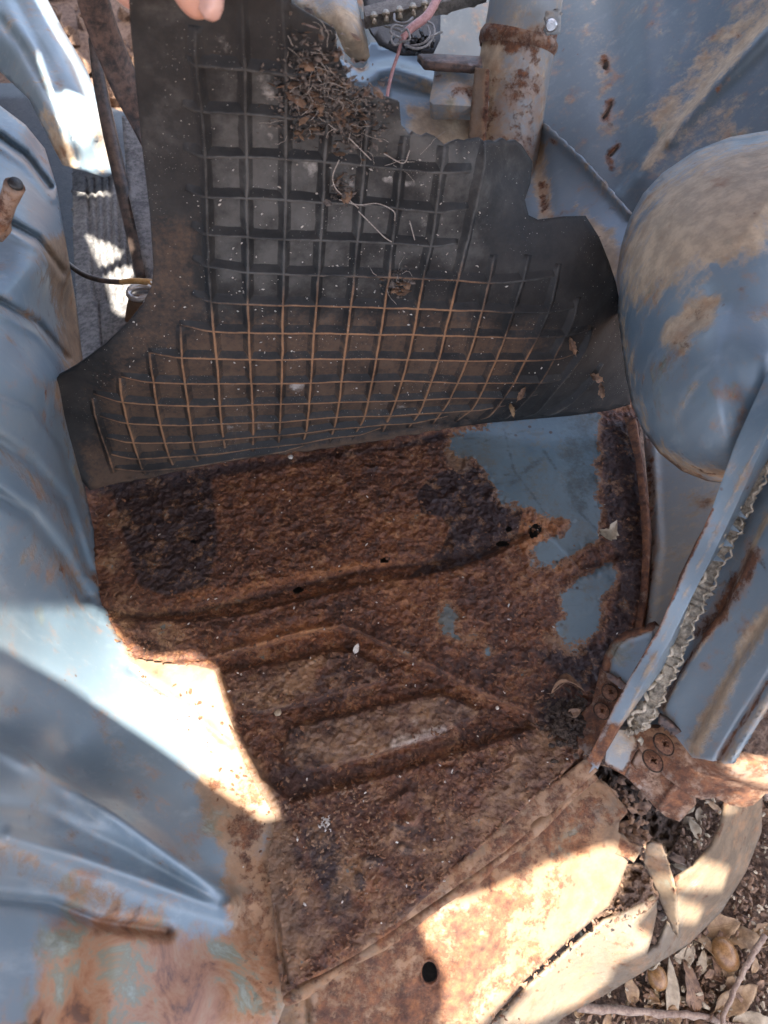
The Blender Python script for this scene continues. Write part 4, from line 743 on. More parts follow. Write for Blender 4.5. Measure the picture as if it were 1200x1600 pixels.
for a in [(1125, 1447, 62, 40, 10, 'leaf', 'brown folded leaf lying right under the dented rocker edge', (.3, .1)),
          (1166, 1470, 60, 34, -15, 'leaf', 'brown leaf lying over the big acorn', (.2, -.2)),
          (1076, 1540, 70, 34, 95, 'leaf_dark', 'dirt-speckled leaf standing between the two acorns', (.1, .3)),
          (1045, 1548, 96, 22, 82, 'leaf_pale', 'grey curled strip leaf beside the small acorn', (.1, .2)),
          (1065, 1490, 42, 14, 35, 'leaf_pale', 'narrow pale leaf stuck under the rocker edge', (0, .2)),
          (1096, 1503, 36, 16, 70, 'leaf_pale', 'small grey leaf left of the big acorn', (.2, 0)),
          (1150, 1560, 84, 36, 25, 'leaf', 'orange-brown leaf lying beneath the thin twig', (.05, .1)),
          (1175, 1598, 66, 36, 5, 'leaf_pale', 'pale tan leaf at the bottom right corner', (.05, .1)),
          (984, 1545, 46, 22, 100, 'leaf', 'amber leaf tucked under the torn rocker left of the acorns', (.3, 0)),
          (1082, 1562, 34, 18, 110, 'leaf_dark', 'small grey-brown leaf below the speckled leaf', (.1, .2)),
          (1050, 1588, 40, 26, 60, 'leaf', 'tan leaf lying on the pale twig', (.1, 0)),
          (1190, 1455, 44, 26, 30, 'leaf', 'light brown leaf at the right edge behind the twig tip', (.1, .2))]:
    leaf(a[0], a[1], Zg, a[2], a[3], a[4], M[a[5]], a[6], GL, a[7], seed=int(a[0]))
for k in range(70):
    if k < 42: x, y = random.uniform(900, 1230), random.uniform(1440, 1640)
    elif k < 60: x, y = random.uniform(1050, 1150), random.uniform(1235, 1380)
    else: x, y = random.uniform(1185, 1240), random.uniform(1190, 1440)
    leaf(x, y, Zg - .006 + random.random() * .01, random.uniform(16, 40), random.uniform(8, 18), random.uniform(0, 360), M[random.choice(['leaf', 'leaf_dark', 'leaf_pale', 'leaf', 'leaf_dark'])],
         'small dry leaf scrap half sunk in the soil', 'leaf scraps in the soil', (random.uniform(-.4, .4), random.uniform(-.4, .4)), seed=k, name='leaf_scrap')
# acorns
def acorn(px, py, lpx, wpx, ang, label, shell_cap):
    d = dz(px, py, GZ + .03); L = K(lpx, d); R = K(wpx, d) / 2
    prof = [(-.5, .0), (-.495, .25), (-.47, .45), (-.4, .68), (-.25, .9), (-.05, 1.0), (.15, .97), (.3, .84), (.42, .6), (.47, .35), (.5, .1), (.54, .03)]
    pr = smooth_line(prof, 3); V = []; F = []; S = 24
    for t, r in pr:
        for j in range(S): V.append((max(r, 0.01) * R * math.cos(2 * math.pi * j / S), t * L, max(r, .01) * R * math.sin(2 * math.pi * j / S)))
    for i in range(len(pr) - 1):
        for j in range(S): F.append((i * S + j, i * S + (j + 1) % S, (i + 1) * S + (j + 1) % S, (i + 1) * S + j))
    e = empty('acorn', pt(px, py, z=GZ + .01), label, 'acorn', 'acorns on the ground')
    o = link('nut', mesh('nut', V, F), M['acorn'], e); o.location = (0, 0, R * .6)
    nb = [q for q in F if all(V[i][1] < -.455 * L for i in q)]
    used = sorted({i for q in nb for i in q}); mp = {i: k for k, i in enumerate(used)}
    o2 = link('scar', mesh('scar', [(V[i][0] * 1.01, V[i][1] - .0003, V[i][2] * 1.01) for i in used], [tuple(mp[i] for i in q) for q in nb]), M['acorn_tip'], e); o2.location = (0, 0, R * .6)
    if shell_cap:
        ring = [(R * .62 * math.cos(t), .46 * L + .002 * math.sin(2 * t), R * .62 * math.sin(t)) for t in np.linspace(-.3, math.pi + .4, 20)]
        v, f = tube(ring, K(2.2, d), 6); o3 = link('split_husk', mesh('split_husk', v, f), M['leaf_pale'], e); o3.location = (0, 0, R * .6)
    e.rotation_euler = (math.radians(8), 0, math.radians(ang))
    return e
acorn(1128, 1490, 50, 37, 20, 'larger brown acorn half under a leaf beside the rocker', False)
acorn(1024, 1527, 36, 30, 12, 'smaller acorn with a split pale husk at its end', True)
def twig(path, r, label):
    P = smooth_line(path, 6); W = [gpt(p[0], p[1], p[2]) for p in P]
    V, F = tube([(w.x + random.gauss(0, .0004), w.y + random.gauss(0, .0004), w.z) for w in W], [K(np.interp(i / len(W), [0, 1], r), .82) * random.uniform(.85, 1.15) for i in range(len(W))], 8)
    c = Vector(np.mean(np.array(V), 0)); o = link('twig', mesh('twig', [tuple(Vector(v) - c) for v in V], F), M['twig']); o.location = c
    return tag(o, label, 'twig', 'twigs on the ground')
twig([(1196, 1462, .03), (1178, 1490, .03), (1160, 1520, .03), (1142, 1560, .028), (1128, 1600, .026), (1124, 1640, .024)], (5, 3), 'thin reddish twig slanting up over the leaves')
twig([(900, 1574, .018), (960, 1578, .018), (1040, 1584, .016), (1100, 1588, .014), (1126, 1598, .014), (1180, 1604, .012)], (7, 3), 'straight pale twig lying along the bottom edge')
twig([(1200, 1250, .02), (1180, 1215, .03), (1168, 1186, .03)], (5, 4), 'short bare twig below the hinge arm at the right edge')
# fine litter
def bits(name, n, place, size, mat, label, flat=.35, parent=None, stretch=1.0):
    V = []; F = []
    for k in range(n):
        p = place(k)
        if p is None: continue
        s = size * random.uniform(.4, 1.5); a = random.uniform(0, 6.28); b = len(V); ax = Vector((math.cos(a), math.sin(a), random.uniform(-.5, .5))); ay = Vector((-math.sin(a), math.cos(a), random.uniform(-.5, .5))); az = ax.cross(ay)
        el = random.uniform(.7, 1.35) * stretch
        for u, v in ((1, .1), (.3, .7), (-.8, .5), (-.9, -.4), (.1, -.8)):
            V.append(p + (ax * u * el + ay * v * random.uniform(.5, 1)) * s * .5 + az * random.uniform(-.3, .3) * s * flat)
        V.append(p + az * s * flat * .6); V.append(p - az * s * flat * .4)
        for i in range(5): F.append((b + i, b + (i + 1) % 5, b + 5)); F.append((b + (i + 1) % 5, b + i, b + 6))
    o = link(name, mesh(name, V, F, None, False), mat, parent)
    return tag(o, label if parent is None else None, None, None, 'stuff')
bits('leaf_litter', 1500, lambda k: gpt(random.uniform(900, 1230), random.uniform(1200, 1640), .012 + random.uniform(-.006, .004)), .006, M['leaf_dark'], 'fine brown leaf crumbs strewn over the soil')
bits('litter', 500, lambda k: gpt(random.uniform(900, 1230), random.uniform(1220, 1640), .014 + random.uniform(-.006, .004)), .005, M['leaf_pale'], 'fine pale straw bits strewn over the soil')
bits('gravel', 700, lambda k: Vector((random.uniform(-1.5, -.1), random.uniform(.5, 2.8), GZ * SC + .01)), .05, M['soil'], 'loose stones and clods lying beyond the car', .8)

# ================================================================== RUBBER MAT
MAT_OUT = [(200, -70), (203, 30), (212, 130), (222, 230), (234, 330), (240, 420), (236, 450), (222, 478), (200, 505), (165, 538), (120, 572), (92, 588), (84, 600), (85, 622), (98, 678), (122, 745), (140, 766), (150, 764), (190, 752), (250, 742), (320, 728), (390, 716), (440, 708), (500, 700), (560, 690), (640, 679), (700, 669), (760, 661), (830, 655), (890, 650), (950, 642), (985, 632), (984, 560), (972, 490), (962, 440), (952, 410), (936, 370), (915, 337), (880, 338), (840, 343), (826, 336), (820, 312), (829, 286), (832, 252), (815, 226), (806, 219), (795, 221), (786, 216), (776, 222), (768, 219), (757, 221), (748, 214), (735, 216), (726, 219), (716, 217), (706, 221), (695, 227), (688, 220), (680, 213), (668, 209), (660, 214), (652, 212), (645, 207), (641, 213), (634, 204), (627, 197), (624, 160), (608, 154), (585, 152), (576, 140), (562, 139), (549, 153), (545, 128), (534, 100), (528, 84), (524, 46), (505, 36), (470, 16), (440, -4), (420, -70)]
VR = [[(304, 40), (306, 90), (312, 140), (318, 200), (322, 290), (325, 360), (328, 430), (333, 500), (340, 570), (345, 650), (352, 706)], [(376, -30), (381, 100), (383, 200), (385, 300), (387, 400), (388, 500), (392, 600), (395, 650), (395, 710)],
      [(440, -10), (446, 100), (446, 200), (445, 300), (443, 400), (441, 500), (440, 570), (437, 650), (434, 706)], [(512, 118), (510, 200), (507, 240), (504, 310), (500, 370), (497, 420), (490, 510), (487, 560), (480, 650), (472, 698)],
      [(576, 160), (572, 195), (568, 240), (563, 310), (557, 370), (552, 430), (545, 490), (536, 560), (526, 640), (515, 692)], [(633, 212), (625, 270), (620, 320), (612, 370), (606, 430), (596, 500), (586, 560), (570, 640), (550, 685)],
      [(694, 228), (688, 265), (680, 325), (672, 375), (660, 430), (648, 500), (635, 560), (614, 630), (597, 676)], [(756, 222), (748, 262), (738, 320), (726, 380), (714, 430), (700, 490), (683, 560), (658, 630), (638, 668)],
      [(772, 398), (761, 440), (746, 500), (728, 560), (700, 620), (676, 662)], [(825, 398), (813, 440), (796, 495), (772, 560), (742, 625), (712, 658)], [(873, 412), (858, 472), (838, 522), (818, 560), (798, 598), (768, 640), (750, 655)],
      [(904, 464), (890, 502), (868, 545), (850, 580), (826, 614), (796, 644), (780, 654)], [(926, 512), (910, 545), (890, 575), (865, 606), (840, 636), (818, 652)], [(941, 568), (920, 595), (895, 620), (870, 638), (848, 650)],
      [(282, 508), (285, 560), (293, 620), (302, 690), (310, 724)], [(233, 550), (240, 590), (248, 640), (262, 700), (274, 734)], [(187, 590), (193, 622), (205, 670), (220, 720), (230, 742)], [(145, 622), (152, 650), (165, 695), (178, 738)]]
HR = [[(290, 92), (310, 96), (380, 102), (446, 109), (505, 118)], [(285, 163), (315, 168), (385, 172), (446, 177), (505, 183), (560, 192)], [(286, 234), (320, 239), (384, 241), (446, 243), (507, 248), (568, 253), (625, 260), (688, 266), (735, 268)],
      [(290, 296), (323, 303), (385, 305), (445, 308), (503, 312), (563, 316), (620, 321), (680, 326), (735, 325)], [(298, 353), (327, 361), (387, 366), (443, 369), (500, 371), (557, 373), (612, 376), (670, 380), (715, 380)], [(300, 404), (330, 412), (387, 420), (443, 423), (500, 425), (555, 426), (608, 428), (660, 430), (715, 433), (765, 437), (815, 435), (872, 430)],
      [(300, 459), (333, 466), (388, 469), (442, 471), (497, 472), (548, 473), (600, 475), (655, 477), (703, 479), (755, 480), (805, 483), (855, 483), (902, 478)], [(280, 506), (333, 512), (388, 514), (441, 515), (494, 515), (545, 516), (595, 517), (643, 517), (695, 519), (745, 520), (790, 522), (835, 522), (880, 520), (922, 514)],
      [(232, 550), (285, 553), (340, 555), (392, 556), (440, 556), (490, 555), (540, 555), (587, 555), (637, 556), (685, 557), (730, 558), (775, 558), (820, 558), (865, 556), (906, 550)], [(190, 588), (240, 591), (290, 593), (342, 593), (392, 593), (440, 593), (487, 592), (535, 590), (580, 590), (627, 589), (672, 590), (715, 592), (760, 592), (810, 592), (850, 592), (890, 588)],
      [(146, 614), (195, 622), (245, 626), (295, 628), (345, 628), (393, 626), (437, 625), (483, 624), (527, 622), (570, 621), (620, 620), (665, 618), (705, 616), (750, 615), (800, 616), (840, 616)], [(152, 648), (200, 655), (250, 658), (300, 658), (348, 656), (395, 654), (437, 653), (480, 649), (527, 645), (570, 644), (613, 643), (655, 640), (700, 637), (740, 635), (790, 633)],
      [(162, 682), (208, 686), (258, 686), (305, 685), (350, 681), (395, 677), (437, 674), (478, 670), (520, 664), (560, 661), (600, 657), (640, 655), (700, 649)], [(170, 709), (215, 712), (265, 709), (308, 706), (350, 702), (395, 695), (435, 691), (475, 686), (518, 678), (555, 674), (595, 668)], [(178, 732), (225, 731), (270, 727), (312, 722), (350, 715), (395, 707), (435, 701), (475, 695)]]
DM = [.558, .59, .62, .647, .673, .70, .73, .76, .788, .818, .850, .878, .905, .925, .938]
mc = []
for i, h in enumerate(HR):
    for x, y in h[::2] if len(h) > 6 else h: mc.append((x, y, 'd', DM[i] * (1 + .00022 * (x - 440) * (1 - .4 * i / 14))))
mc += [(200, -70, 'd', .47), (420, -70, 'd', .49), (205, 200, 'd', .585), (235, 420, 'd', .685), (90, 600, 'd', .80), (140, 766, 'd', .90), (950, 640, 'd', .96), (930, 380, 'd', .76), (968, 500, 'd', .86), (880, 340, 'd', .735), (800, 260, 'd', .70)]
mraw = depth_fn(mc)
def mat_depth(x, y):
    return np.minimum(mraw(x, y) - .0015 * fbm(x, y, 70, 3, 5), dz(x, y, .010))
matr = empty('rubber_mat', pt(500, 700, z=0), 'black ribbed rubber floor mat lifted on edge, underside facing out', 'floor mat')
mmask = {'grey': [('P', [(320, 90), (520, 100), (760, 240), (760, 400), (500, 480), (330, 440)], 40, .62), ('P', [(210, 0), (300, 0), (290, 250), (220, 250)], 20, .3), ('P', [(300, 430), (800, 430), (700, 640), (300, 690)], 50, .3), ('L', [(700, 290), (800, 250)], 40, .2)],
         'dust': [('P', [(150, 600), (300, 500), (700, 480), (860, 520), (760, 660), (400, 720), (150, 760)], 45, .75), ('P', [(235, 340), (310, 340), (320, 520), (240, 560), (150, 600), (200, 510)], 30, .55), ('L', [(880, 640), (950, 632)], 12, .3), ('L', [(150, 764), (440, 712), (700, 672)], 9, 1.0), ('P', [(120, 690), (200, 690), (260, 745), (140, 770)], 14, .8), ('L', [(240, 400), (270, 460)], 25, .5)],
         'white': [('P', [(450, 590), (480, 590), (478, 610), (450, 612)], 8, .75), ('P', [(340, 640), (440, 655), (430, 690), (345, 690)], 12, .42), ('P', [(450, 565), (478, 545), (480, 575)], 9, .5), ('P', [(450, 540), (485, 525), (480, 545)], 9, .45), ('L', [(480, 255), (490, 262)], 12, .75), ('L', [(340, 60), (350, 80)], 14, .5), ('L', [(400, 110), (420, 150)], 18, .45), ('L', [(405, 200), (425, 215)], 14, .4), ('L', [(540, 280), (548, 290)], 9, .5), ('L', [(345, 250), (360, 280)], 14, .35), ('L', [(660, 350), (690, 345)], 12, .35), ('L', [(500, 48), (505, 60)], 10, .6), ('L', [(600, 280), (640, 288)], 10, .5), ('L', [(620, 570), (640, 600)], 10, .4), ('L', [(590, 625), (640, 640)], 10, .45)]}
panel('sheet', MAT_OUT, mat_depth, M['rubber'], matr, 7, None, mmask, 3.2, label=None)
def ribmesh(line, hgt, across, name):
    P = np.array(smooth_line(line, 5)); e = 2.0
    x, y = P[:, 0], P[:, 1]; W = pts(x, y, mat_depth(x, y))
    tx = pts(x + e, y, mat_depth(x + e, y)) - W; ty = pts(x, y + e, mat_depth(x, y + e)) - W
    nr = np.cross(tx, ty); nr /= np.linalg.norm(nr, axis=1)[:, None]; nr *= np.sign(((CAM * SC - W) * nr).sum(1))[:, None]
    tn = np.gradient(W, axis=0); tn /= np.linalg.norm(tn, axis=1)[:, None]; sd = np.cross(nr, tn)
    n = len(P); ends = np.minimum(np.arange(n), np.arange(n)[::-1]) / 5.0; hh = hgt * np.clip(.15 + ends, 0, 1)
    jit = fbm(x, y, 22, 2, 9) * .0006
    V = []; dust = []; rust = []; gry = []
    # cross-section: long shoulder on one side, steep face on the other
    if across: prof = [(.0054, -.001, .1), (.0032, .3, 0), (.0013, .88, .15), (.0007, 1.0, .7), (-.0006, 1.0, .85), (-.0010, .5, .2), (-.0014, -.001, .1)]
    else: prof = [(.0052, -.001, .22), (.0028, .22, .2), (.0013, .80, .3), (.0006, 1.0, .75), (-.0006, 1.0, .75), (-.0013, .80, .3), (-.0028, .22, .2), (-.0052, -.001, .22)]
    base = fields(x, y, [('P', [(140, 590), (330, 470), (500, 430), (760, 470), (880, 560), (760, 660), (400, 720), (150, 760)], 60, .75), ('P', [(560, 430), (760, 420), (720, 680), (420, 720), (400, 560)], 50, .8)]) + .10
    gm = fields(x, y, mmask['grey']); dm = fields(x, y, mmask['dust'])
    sgn = np.where((sd @ UP) > 0, 1, -1)[:, None] if across else 1
    for a, b, c in prof:
        V.append(W + sd * sgn * (a + jit[:, None]) + nr * (hh * b - (.0004 if b <= 0 else 0))[:, None]); rust.append(np.clip(c * base, 0, 1)); dust.append(dm * (.35 if (across and a > .001) else .75)); gry.append(gm * (.1 if (across and a > .001) else .45) + .62 * (c - .2))  # rib shoulders and bases darkened, painting the shaded bands beside the crests
    V = np.stack(V, 1).reshape(-1, 3); k = len(prof); F = []
    for i in range(n - 1):
        for j in range(k - 1): F.append((i * k + j, i * k + j + 1, (i + 1) * k + j + 1, (i + 1) * k + j))
    F.append(tuple(range(k))); F.append(tuple((n - 1) * k + j for j in range(k))[::-1])
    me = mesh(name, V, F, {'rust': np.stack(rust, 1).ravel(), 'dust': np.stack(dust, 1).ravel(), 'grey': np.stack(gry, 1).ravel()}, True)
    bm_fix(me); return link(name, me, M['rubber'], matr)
import bmesh
def bm_fix(me):
    b = bmesh.new(); b.from_mesh(me); bmesh.ops.recalc_face_normals(b, faces=b.faces); b.to_mesh(me); b.free()
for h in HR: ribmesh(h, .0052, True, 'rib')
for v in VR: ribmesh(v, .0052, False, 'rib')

def mpt(px, py, off=0.0): return pt(px, py, d=float(mat_depth(np.float64(px), np.float64(py))) - off)
# nest of dry leaf scraps and fibres caught in the ribs
nest = [(470, 80), (480, 120), (500, 150), (540, 180), (560, 200), (500, 60), (470, 180), (520, 130), (560, 165), (480, 160), (610, 255), (620, 440), (535, 295), (480, 140), (515, 175)]
def nplace(k):
    c = nest[k % len(nest)] if k % 5 else random.choice(nest[:9]); s = 20 if c[0] < 590 and c[1] < 230 else 9
    return mpt(c[0] + random.gauss(0, s * 1.25), c[1] + random.gauss(0, s * 1.2), random.uniform(.001, .008))
bits('leaf_debris', 560, nplace, .0050, M['nest'], 'dry leaf scraps and dirt caught in the top of the mat', .12, None, 1.0)
bits('debris', 160, nplace, .0075, M['leaf_dark'], 'larger brown leaf fragments caught in the top of the mat', .1, None, 1.0)
bits('dust_crumbs', 900, nplace, .0022, M['nest'], 'fine dirt and dust crumbs caught in the top of the mat', .6)
fb_ = []
for k in range(80):
    c = nest[k % len(nest)] if k % 3 else random.choice(nest[:9]); x, y = c[0] + random.gauss(0, 22), c[1] + random.gauss(0, 22); a = random.uniform(0, 6.3); P = []
    L = random.uniform(12, 60)
    for j in range(6):
        P.append(mpt(x, y, random.uniform(.003, .010))); a += random.gauss(0, .4); x += math.cos(a) * L / 5; y += math.sin(a) * L / 5
    fb_.append(tube(P, random.uniform(.00010, .00022), 4))
for path in ([(640, 235), (630, 255), (600, 240)], [(530, 250), (520, 275), (525, 295), (545, 312), (560, 325)], [(530, 312), (560, 320), (590, 318), (615, 330), (617, 345)], [(545, 215), (565, 235), (580, 250)], [(560, 330), (580, 350), (600, 370), (612, 378)], [(640, 345), (648, 375)]):
    fb_.append(tube([mpt(x, y, .008) for x, y in [tuple(q) for q in smooth_line(path, 5)]], .0004, 5))
V, F = join(fb_); tag(link('dry_fibre_debris', mesh('dry_fibre_debris', V, F), M['fibre']), 'dry root fibres and cobweb threads hanging on the mat ribs', None, None, 'stuff')
bits('specks', 420, lambda k: mpt(random.uniform(300, 760) if k % 3 else random.uniform(200, 900), random.uniform(230, 640) if k % 3 else random.uniform(420, 640), .001), .0018, M['fleck'], 'pale specks stuck on the mat', .5)
for i, (x, y, lp, wp, an, mt, lb) in enumerate([(895, 540, 26, 12, 20, 'leaf_dark', 'brown curled leaf scrap caught in the right end of the mat ribs'), (932, 590, 20, 14, 60, 'leaf_dark', 'small reddish leaf scrap at the mat right corner'), (940, 610, 22, 12, 10, 'leaf_dark', 'crumpled leaf scrap lowest at the right corner of the mat'), (815, 615, 22, 10, -30, 'leaf_dark', 'dark leaf scrap lodged in the lower right ribs of the mat'), (800, 640, 20, 9, 15, 'leaf', 'small tan leaf scrap lying on the lower fold of the mat')]):
    d = float(mat_depth(np.float64(x), np.float64(y))) - .012; V, F = leaf_mesh(K(lp * 1.1, d), K(wp * .8, d), 1.2, 1.0, i + 3, ragged=.35)
    o = link('leaf_scrap', mesh('leaf_scrap', V, F), M[mt]); o.matrix_world = frame(x, y, d) @ Matrix.Rotation(math.radians(an), 4, 'Z'); tag(o, lb, 'leaf', 'leaf scraps caught in the mat')

# ================================================================== THINGS LYING ON THE FLOOR
leaf(950, 822, .014, 34, 24, 60, M['leaf_pale'], 'crumpled pale leaf on the blue paint at the right edge of the floor', None, (.9, .5), 5, 1.6, 1.3, ragged=.45)
o = leaf(888, 1086, .026, 58, 22, -40, M['leaf_dark'], 'curled brown leaf beside the hinge leaf', None, (.7, -.5), 9, 1.3, .7)
leaf(898, 1112, .02, 22, 14, 20, M['leaf_dark'], 'dark leaf scrap in the dirt below the curled leaf', None, (.4, .4), 12, .6, .6)
leaf(557, 1013, .012, 16, 8, 70, M['fleck'], 'tiny pale winged seed on the ridge of the floor', None, (.5, .1), 14, .3, .3, 'winged_seed')
def pebble(px, py, rpx, mat, label, z=.004):
    d = dz(px, py, z); R = K(rpx, d); V = []; F = []
    bm = bmesh.new(); bmesh.ops.create_icosphere(bm, subdivisions=3, radius=R)
    for v in bm.verts: v.co *= 1 + .3 * perlin(np.array([v.co.x / R * 1.3 + px]), np.array([v.co.y / R * 1.3 + v.co.z / R]), 4)[0]
    for v in bm.verts: v.co.z *= .6
    me = bpy.data.meshes.new('pebble'); bm.to_mesh(me); bm.free(); me.polygons.foreach_set('use_smooth', np.ones(len(me.polygons), bool))
    o = link('pebble', me, mat); o.location = pt(px, py, d=d); return tag(o, label, 'pebble', 'crumbs lying on the floor')
pebble(434, 1113, 6, M['leaf_pale'], 'larger pale crumb left of the lower pressed pad')
pebble(407, 1073, 4.5, M['fleck'], 'small pale crumb on the upper pressed pad')
pebble(777, 1106, 3, M['fleck'], 'tiny white crumb near the point of the pressed well')
pebble(454, 714, 4, M['fleck'], 'white crumb in the shade under the mat edge')
fl_ = []
for k in range(40):
    a = random.uniform(0, 6.3); x, y = 508 + random.gauss(0, 4), 1284 + random.gauss(0, 5)
    fl_.append(tube([pt(x, y, z=.006), pt(x + 5 * math.cos(a), y + 5 * math.sin(a), z=.011), pt(x + 8 * math.cos(a + .8), y + 8 * math.sin(a + .8), z=.007)], K(.9, .68), 5))
V, F = join(fl_); c = Vector(np.mean(np.array(V), 0)); o = link('fluff', mesh('fluff', [tuple(Vector(v) - c) for v in V], F), M['web']); o.location = c
tag(o, 'small tuft of white fluff on the rusty floor near the sill', 'fluff')
def fplace(k):
    while True:
        x, y = random.uniform(150, 1000), random.uniform(690, 1540)
        if not inside(np.float64(x), np.float64(y), FLOOR_OUT) or fields(np.float64(x), np.float64(y), fm['paint']) > .4: continue
        if fields(np.float64(x), np.float64(y), fm['tan']) > .5 and k % 4: continue
        if fields(np.float64(x), np.float64(y), fm['dark']) > .5 and k % 6: continue
        return pt(x, y, z=float(fz(x, y)) + .0025)
bits('rust_debris', 3000, fplace, .0034, M['flake'], 'loose rust flakes lying all over the floor', .4)
bits('paint_crumbs', 160, fplace, .0022, M['fleck'], 'pale paint crumbs scattered over the rusty floor', .4)
bits('dirt', 500, lambda k: pt(random.gauss(893, 16), random.gauss(1128, 18), z=.012 + random.uniform(0, .008)), .005, M['dirt'], 'dark dirt crumbs below the hinge leaf')
bits('pit_litter', 320, lambda k: pt(random.uniform(930, 1012), random.uniform(1210, 1340), z=-.075 + random.uniform(-.01, .03)), .0075, M['leaf_dark'], 'dead leaf crumbs in the dark gap behind the sill', .2)
bits('crumbs', 260, lambda k: pt(random.uniform(440, 600), random.uniform(1215, 1400), z=float(fz(500, 1300)) + .003), .0026, M['leaf_dark'], 'brown crumbs on the lower left of the floor')
bits('grit', 260, lambda k: (lambda t: pt(700 + 260 * t + random.gauss(0, 24), 1600 - 190 * t + random.gauss(0, 24), z=-.070))(random.random()), .003, M['leaf_dark'], 'grit lying on the sunlit sill')

# ================================================================== HAND
hand = empty('hand', pt(320, -260, d=.44), 'bare hand gripping the top edge of the mat, thumb in front', 'hand')
def hp_(px, py, d): return pt(px, py, d=d)
chains = [([(332, 27, .478), (316, -4, .470), (288, -62, .458), (276, -130, .458), (292, -230, .47), (300, -330, .49)], [.0088, .0146, .0150, .0138, .0150, .020]),
          ([(226, 6, .545), (200, -8, .545), (176, -40, .54), (180, -130, .53), (215, -240, .52), (280, -340, .52)], [.0070, .0085, .0092, .0098, .011, .016]),
          ([(300, -30, .555), (262, -50, .555), (222, -90, .55), (206, -180, .54), (235, -280, .53), (300, -360, .53)], [.0070, .0085, .0092, .0098, .011, .016]),
          ([(350, -50, .56), (318, -80, .56), (280, -120, .56), (250, -210, .55), (270, -300, .54), (320, -380, .54)], [.0068, .0082, .0090, .0095, .011, .016]),
          ([(390, -90, .56), (362, -120, .56), (330, -150, .56), (300, -240, .56), (310, -330, .55), (340, -400, .55)], [.0060, .0072, .0080, .0085, .010, .015])]
V = []; E = []; R = []
root = hp_(320, -430, .53); V.append(root); R.append(.026); V.append(hp_(340, -620, .60)); R.append(.028); E.append((0, 1)); V.append(hp_(360, -900, .70)); R.append(.03); E.append((1, 2))
for ch, rr in chains:
    prev = 0
    for k in range(len(ch) - 1, -1, -1):
        V.append(hp_(*ch[k])); R.append(rr[k]); E.append((prev, len(V) - 1)); prev = len(V) - 1
me = bpy.data.meshes.new('palm_and_fingers'); me.from_pydata([tuple(v) for v in V], E, [])
ho = link('palm_and_fingers', me, M['skin'], hand)
md = ho.modifiers.new('skin', 'SKIN'); sv = me.skin_vertices[0].data
for i, r in enumerate(R): sv[i].radius = (r, r)
sv[0].use_root = True; md.branch_smoothing = .3; md.use_smooth_shade = True
ho.modifiers.new('sub', 'SUBSURF').levels = 2; ho.modifiers['sub'].render_levels = 3
NAIL = [(305, -4), (312, -22), (328, -28), (344, -20), (351, -2), (349, 16), (343, 30), (333, 35), (321, 31), (310, 16)]
nz = lambda x, y: .4515 + .0135 * ((x - 329) / 24) ** 2 + np.where(y > 10, ((y - 10) / 30) ** 2 * .012, 0) + (y - 0) * .00014
panel('thumbnail', NAIL, nz, M['nail'], hand, 4, None, None, .8, surf=False)

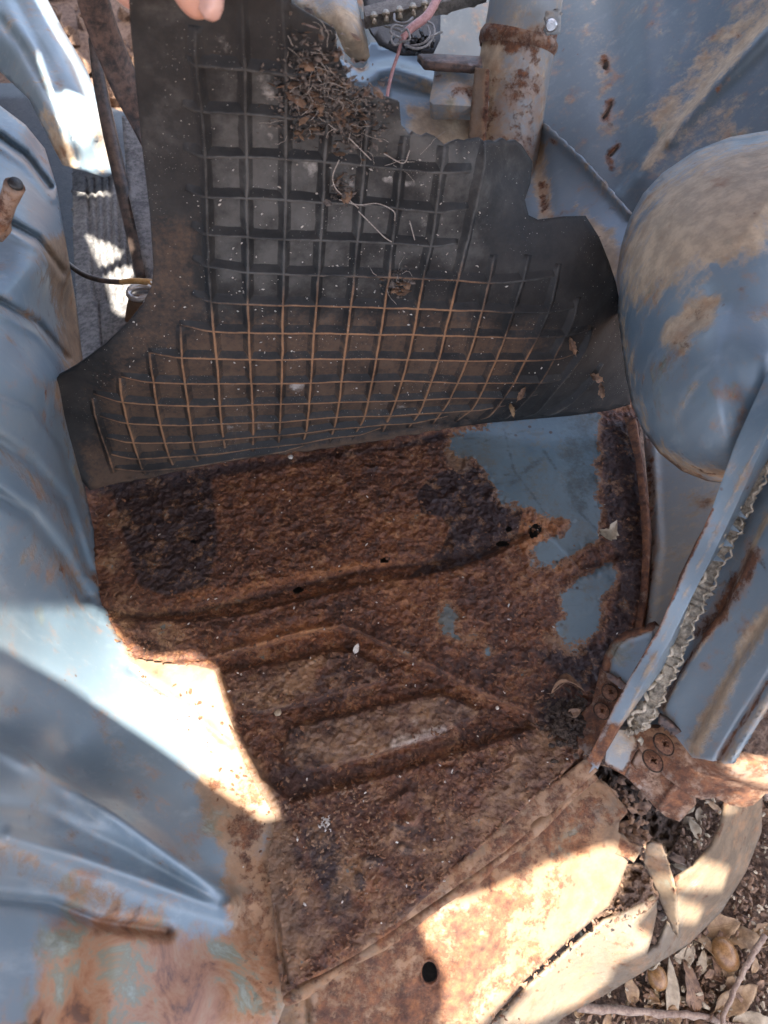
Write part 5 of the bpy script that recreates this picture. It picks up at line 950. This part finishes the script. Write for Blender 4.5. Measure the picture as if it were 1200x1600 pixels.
# ================================================================== added ROOF sheet, unseen, shades the interior; openings are cut to shape the sunlight
allV = []; allF = []; b = 0
for W, F in SURF: allV += [tuple(v) for v in W]; allF += [tuple(int(i) + b for i in f) for f in F]; b += len(W)
bvh = BVHTree.FromPolygons(allV, allF)
RZ = 1.12 * SC
def to_roof(px, py):
    o = Vector(CAM * SC); d = Vector(rays(px, py)).normalized(); h = bvh.ray_cast(o, d)
    p = h[0] if h[0] is not None else gpt(px, py)
    return tuple((p + SUN_DIR * ((RZ - p.z) / SUN_DIR.z)).xy)
LIT = [[(-60, 985), (0, 944), (30, 948), (90, 948), (140, 945), (160, 955), (190, 1000), (235, 1026), (300, 1020), (338, 1045), (350, 1090), (370, 1150), (395, 1205), (440, 1276), (410, 1280), (385, 1262), (330, 1225), (262, 1176), (180, 1120), (100, 1066), (0, 1011), (-60, 985)],
       [(655, 1440), (700, 1412), (745, 1400), (800, 1375), (850, 1352), (905, 1335), (955, 1318), (985, 1335), (975, 1380), (945, 1430), (880, 1480), (800, 1550), (750, 1600), (690, 1600), (693, 1560), (696, 1525), (688, 1505), (668, 1475)],
       [(45, -20), (75, 0), (100, 48), (140, 115), (165, 180), (186, 268), (122, 265), (98, 200), (84, 152), (104, 140), (134, 152), (116, 104), (82, 48)],
       [(113, 285), (130, 292), (150, 298), (176, 304), (150, 307), (113, 304)], [(134, 365), (150, 375), (170, 380), (192, 394), (185, 406), (170, 412), (158, 415), (148, 400)],
       [(165, 432), (180, 420), (210, 416), (214, 428), (205, 434), (210, 470), (208, 490), (190, 494), (178, 485), (172, 460)],
       [(1082, 1186), (1110, 1184), (1150, 1184), (1230, 1186), (1230, 1234), (1180, 1228), (1140, 1215)],
       [(1012, 1318), (1036, 1322), (1052, 1378), (1059, 1466), (1040, 1430), (1020, 1380), (1004, 1345)],
       [(1140, 1246), (1190, 1226), (1188, 1250), (1160, 1262), (1140, 1270)],
       [(1030, 1402), (1010, 1415), (960, 1435), (900, 1482), (840, 1540), (780, 1600), (830, 1600), (900, 1570), (950, 1535), (965, 1500), (990, 1450)]]
roof_out = [(-1.1, -1.05), (1.15, -1.05), (1.15, 1.9), (-1.1, 1.9)]
holes = [[to_roof(x, y) for x, y in densify(l, 14)] for l in LIT]
holes.append([(-.35, .64), (.75, .64), (.75, 1.6), (-.35, 1.6)])  # opening added so sky light reaches the bulkhead
P = list(roof_out); E = [(0, 1), (1, 2), (2, 3), (3, 0)]
for h in holes: k = len(P); P += h; E += [(k + i, k + (i + 1) % len(h)) for i in range(len(h))]
fd = [(-1.0, -.15, -.12), (-1.0, 1.5, -.12), (-1.0, 1.5, .5), (-1.0, 1.2, RZ - .01), (-1.0, -.15, RZ - .01), (-1.03, .6, .3)]
lk = link('far_shade_wall', mesh('far_shade_wall', fd, [(0, 1, 5), (1, 2, 5), (2, 3, 5), (3, 4, 5), (4, 0, 5)]), M['dull'], car); md = lk.modifiers.new('t', 'SOLIDIFY'); md.thickness = .03  # unseen wall added on the far side to darken the interior
r = geometry.delaunay_2d_cdt([Vector(p) for p in P], E, [], 0, 1e-6)
V2 = np.array([tuple(v) for v in r[0]]); F = np.array([f for f in r[2] if len(f) == 3]); c = V2[F].mean(1); keep = np.ones(len(F), bool)
for h in holes: keep &= ~inside(c[:, 0], c[:, 1], h)
V3 = np.concatenate([V2, np.full((len(V2), 1), RZ)], 1)
ro = link('shade_roof', mesh('shade_roof', V3, F[keep][:, ::-1], None, False), M['shade_roof'], car); md = ro.modifiers.new('t', 'SOLIDIFY'); md.thickness = .0015
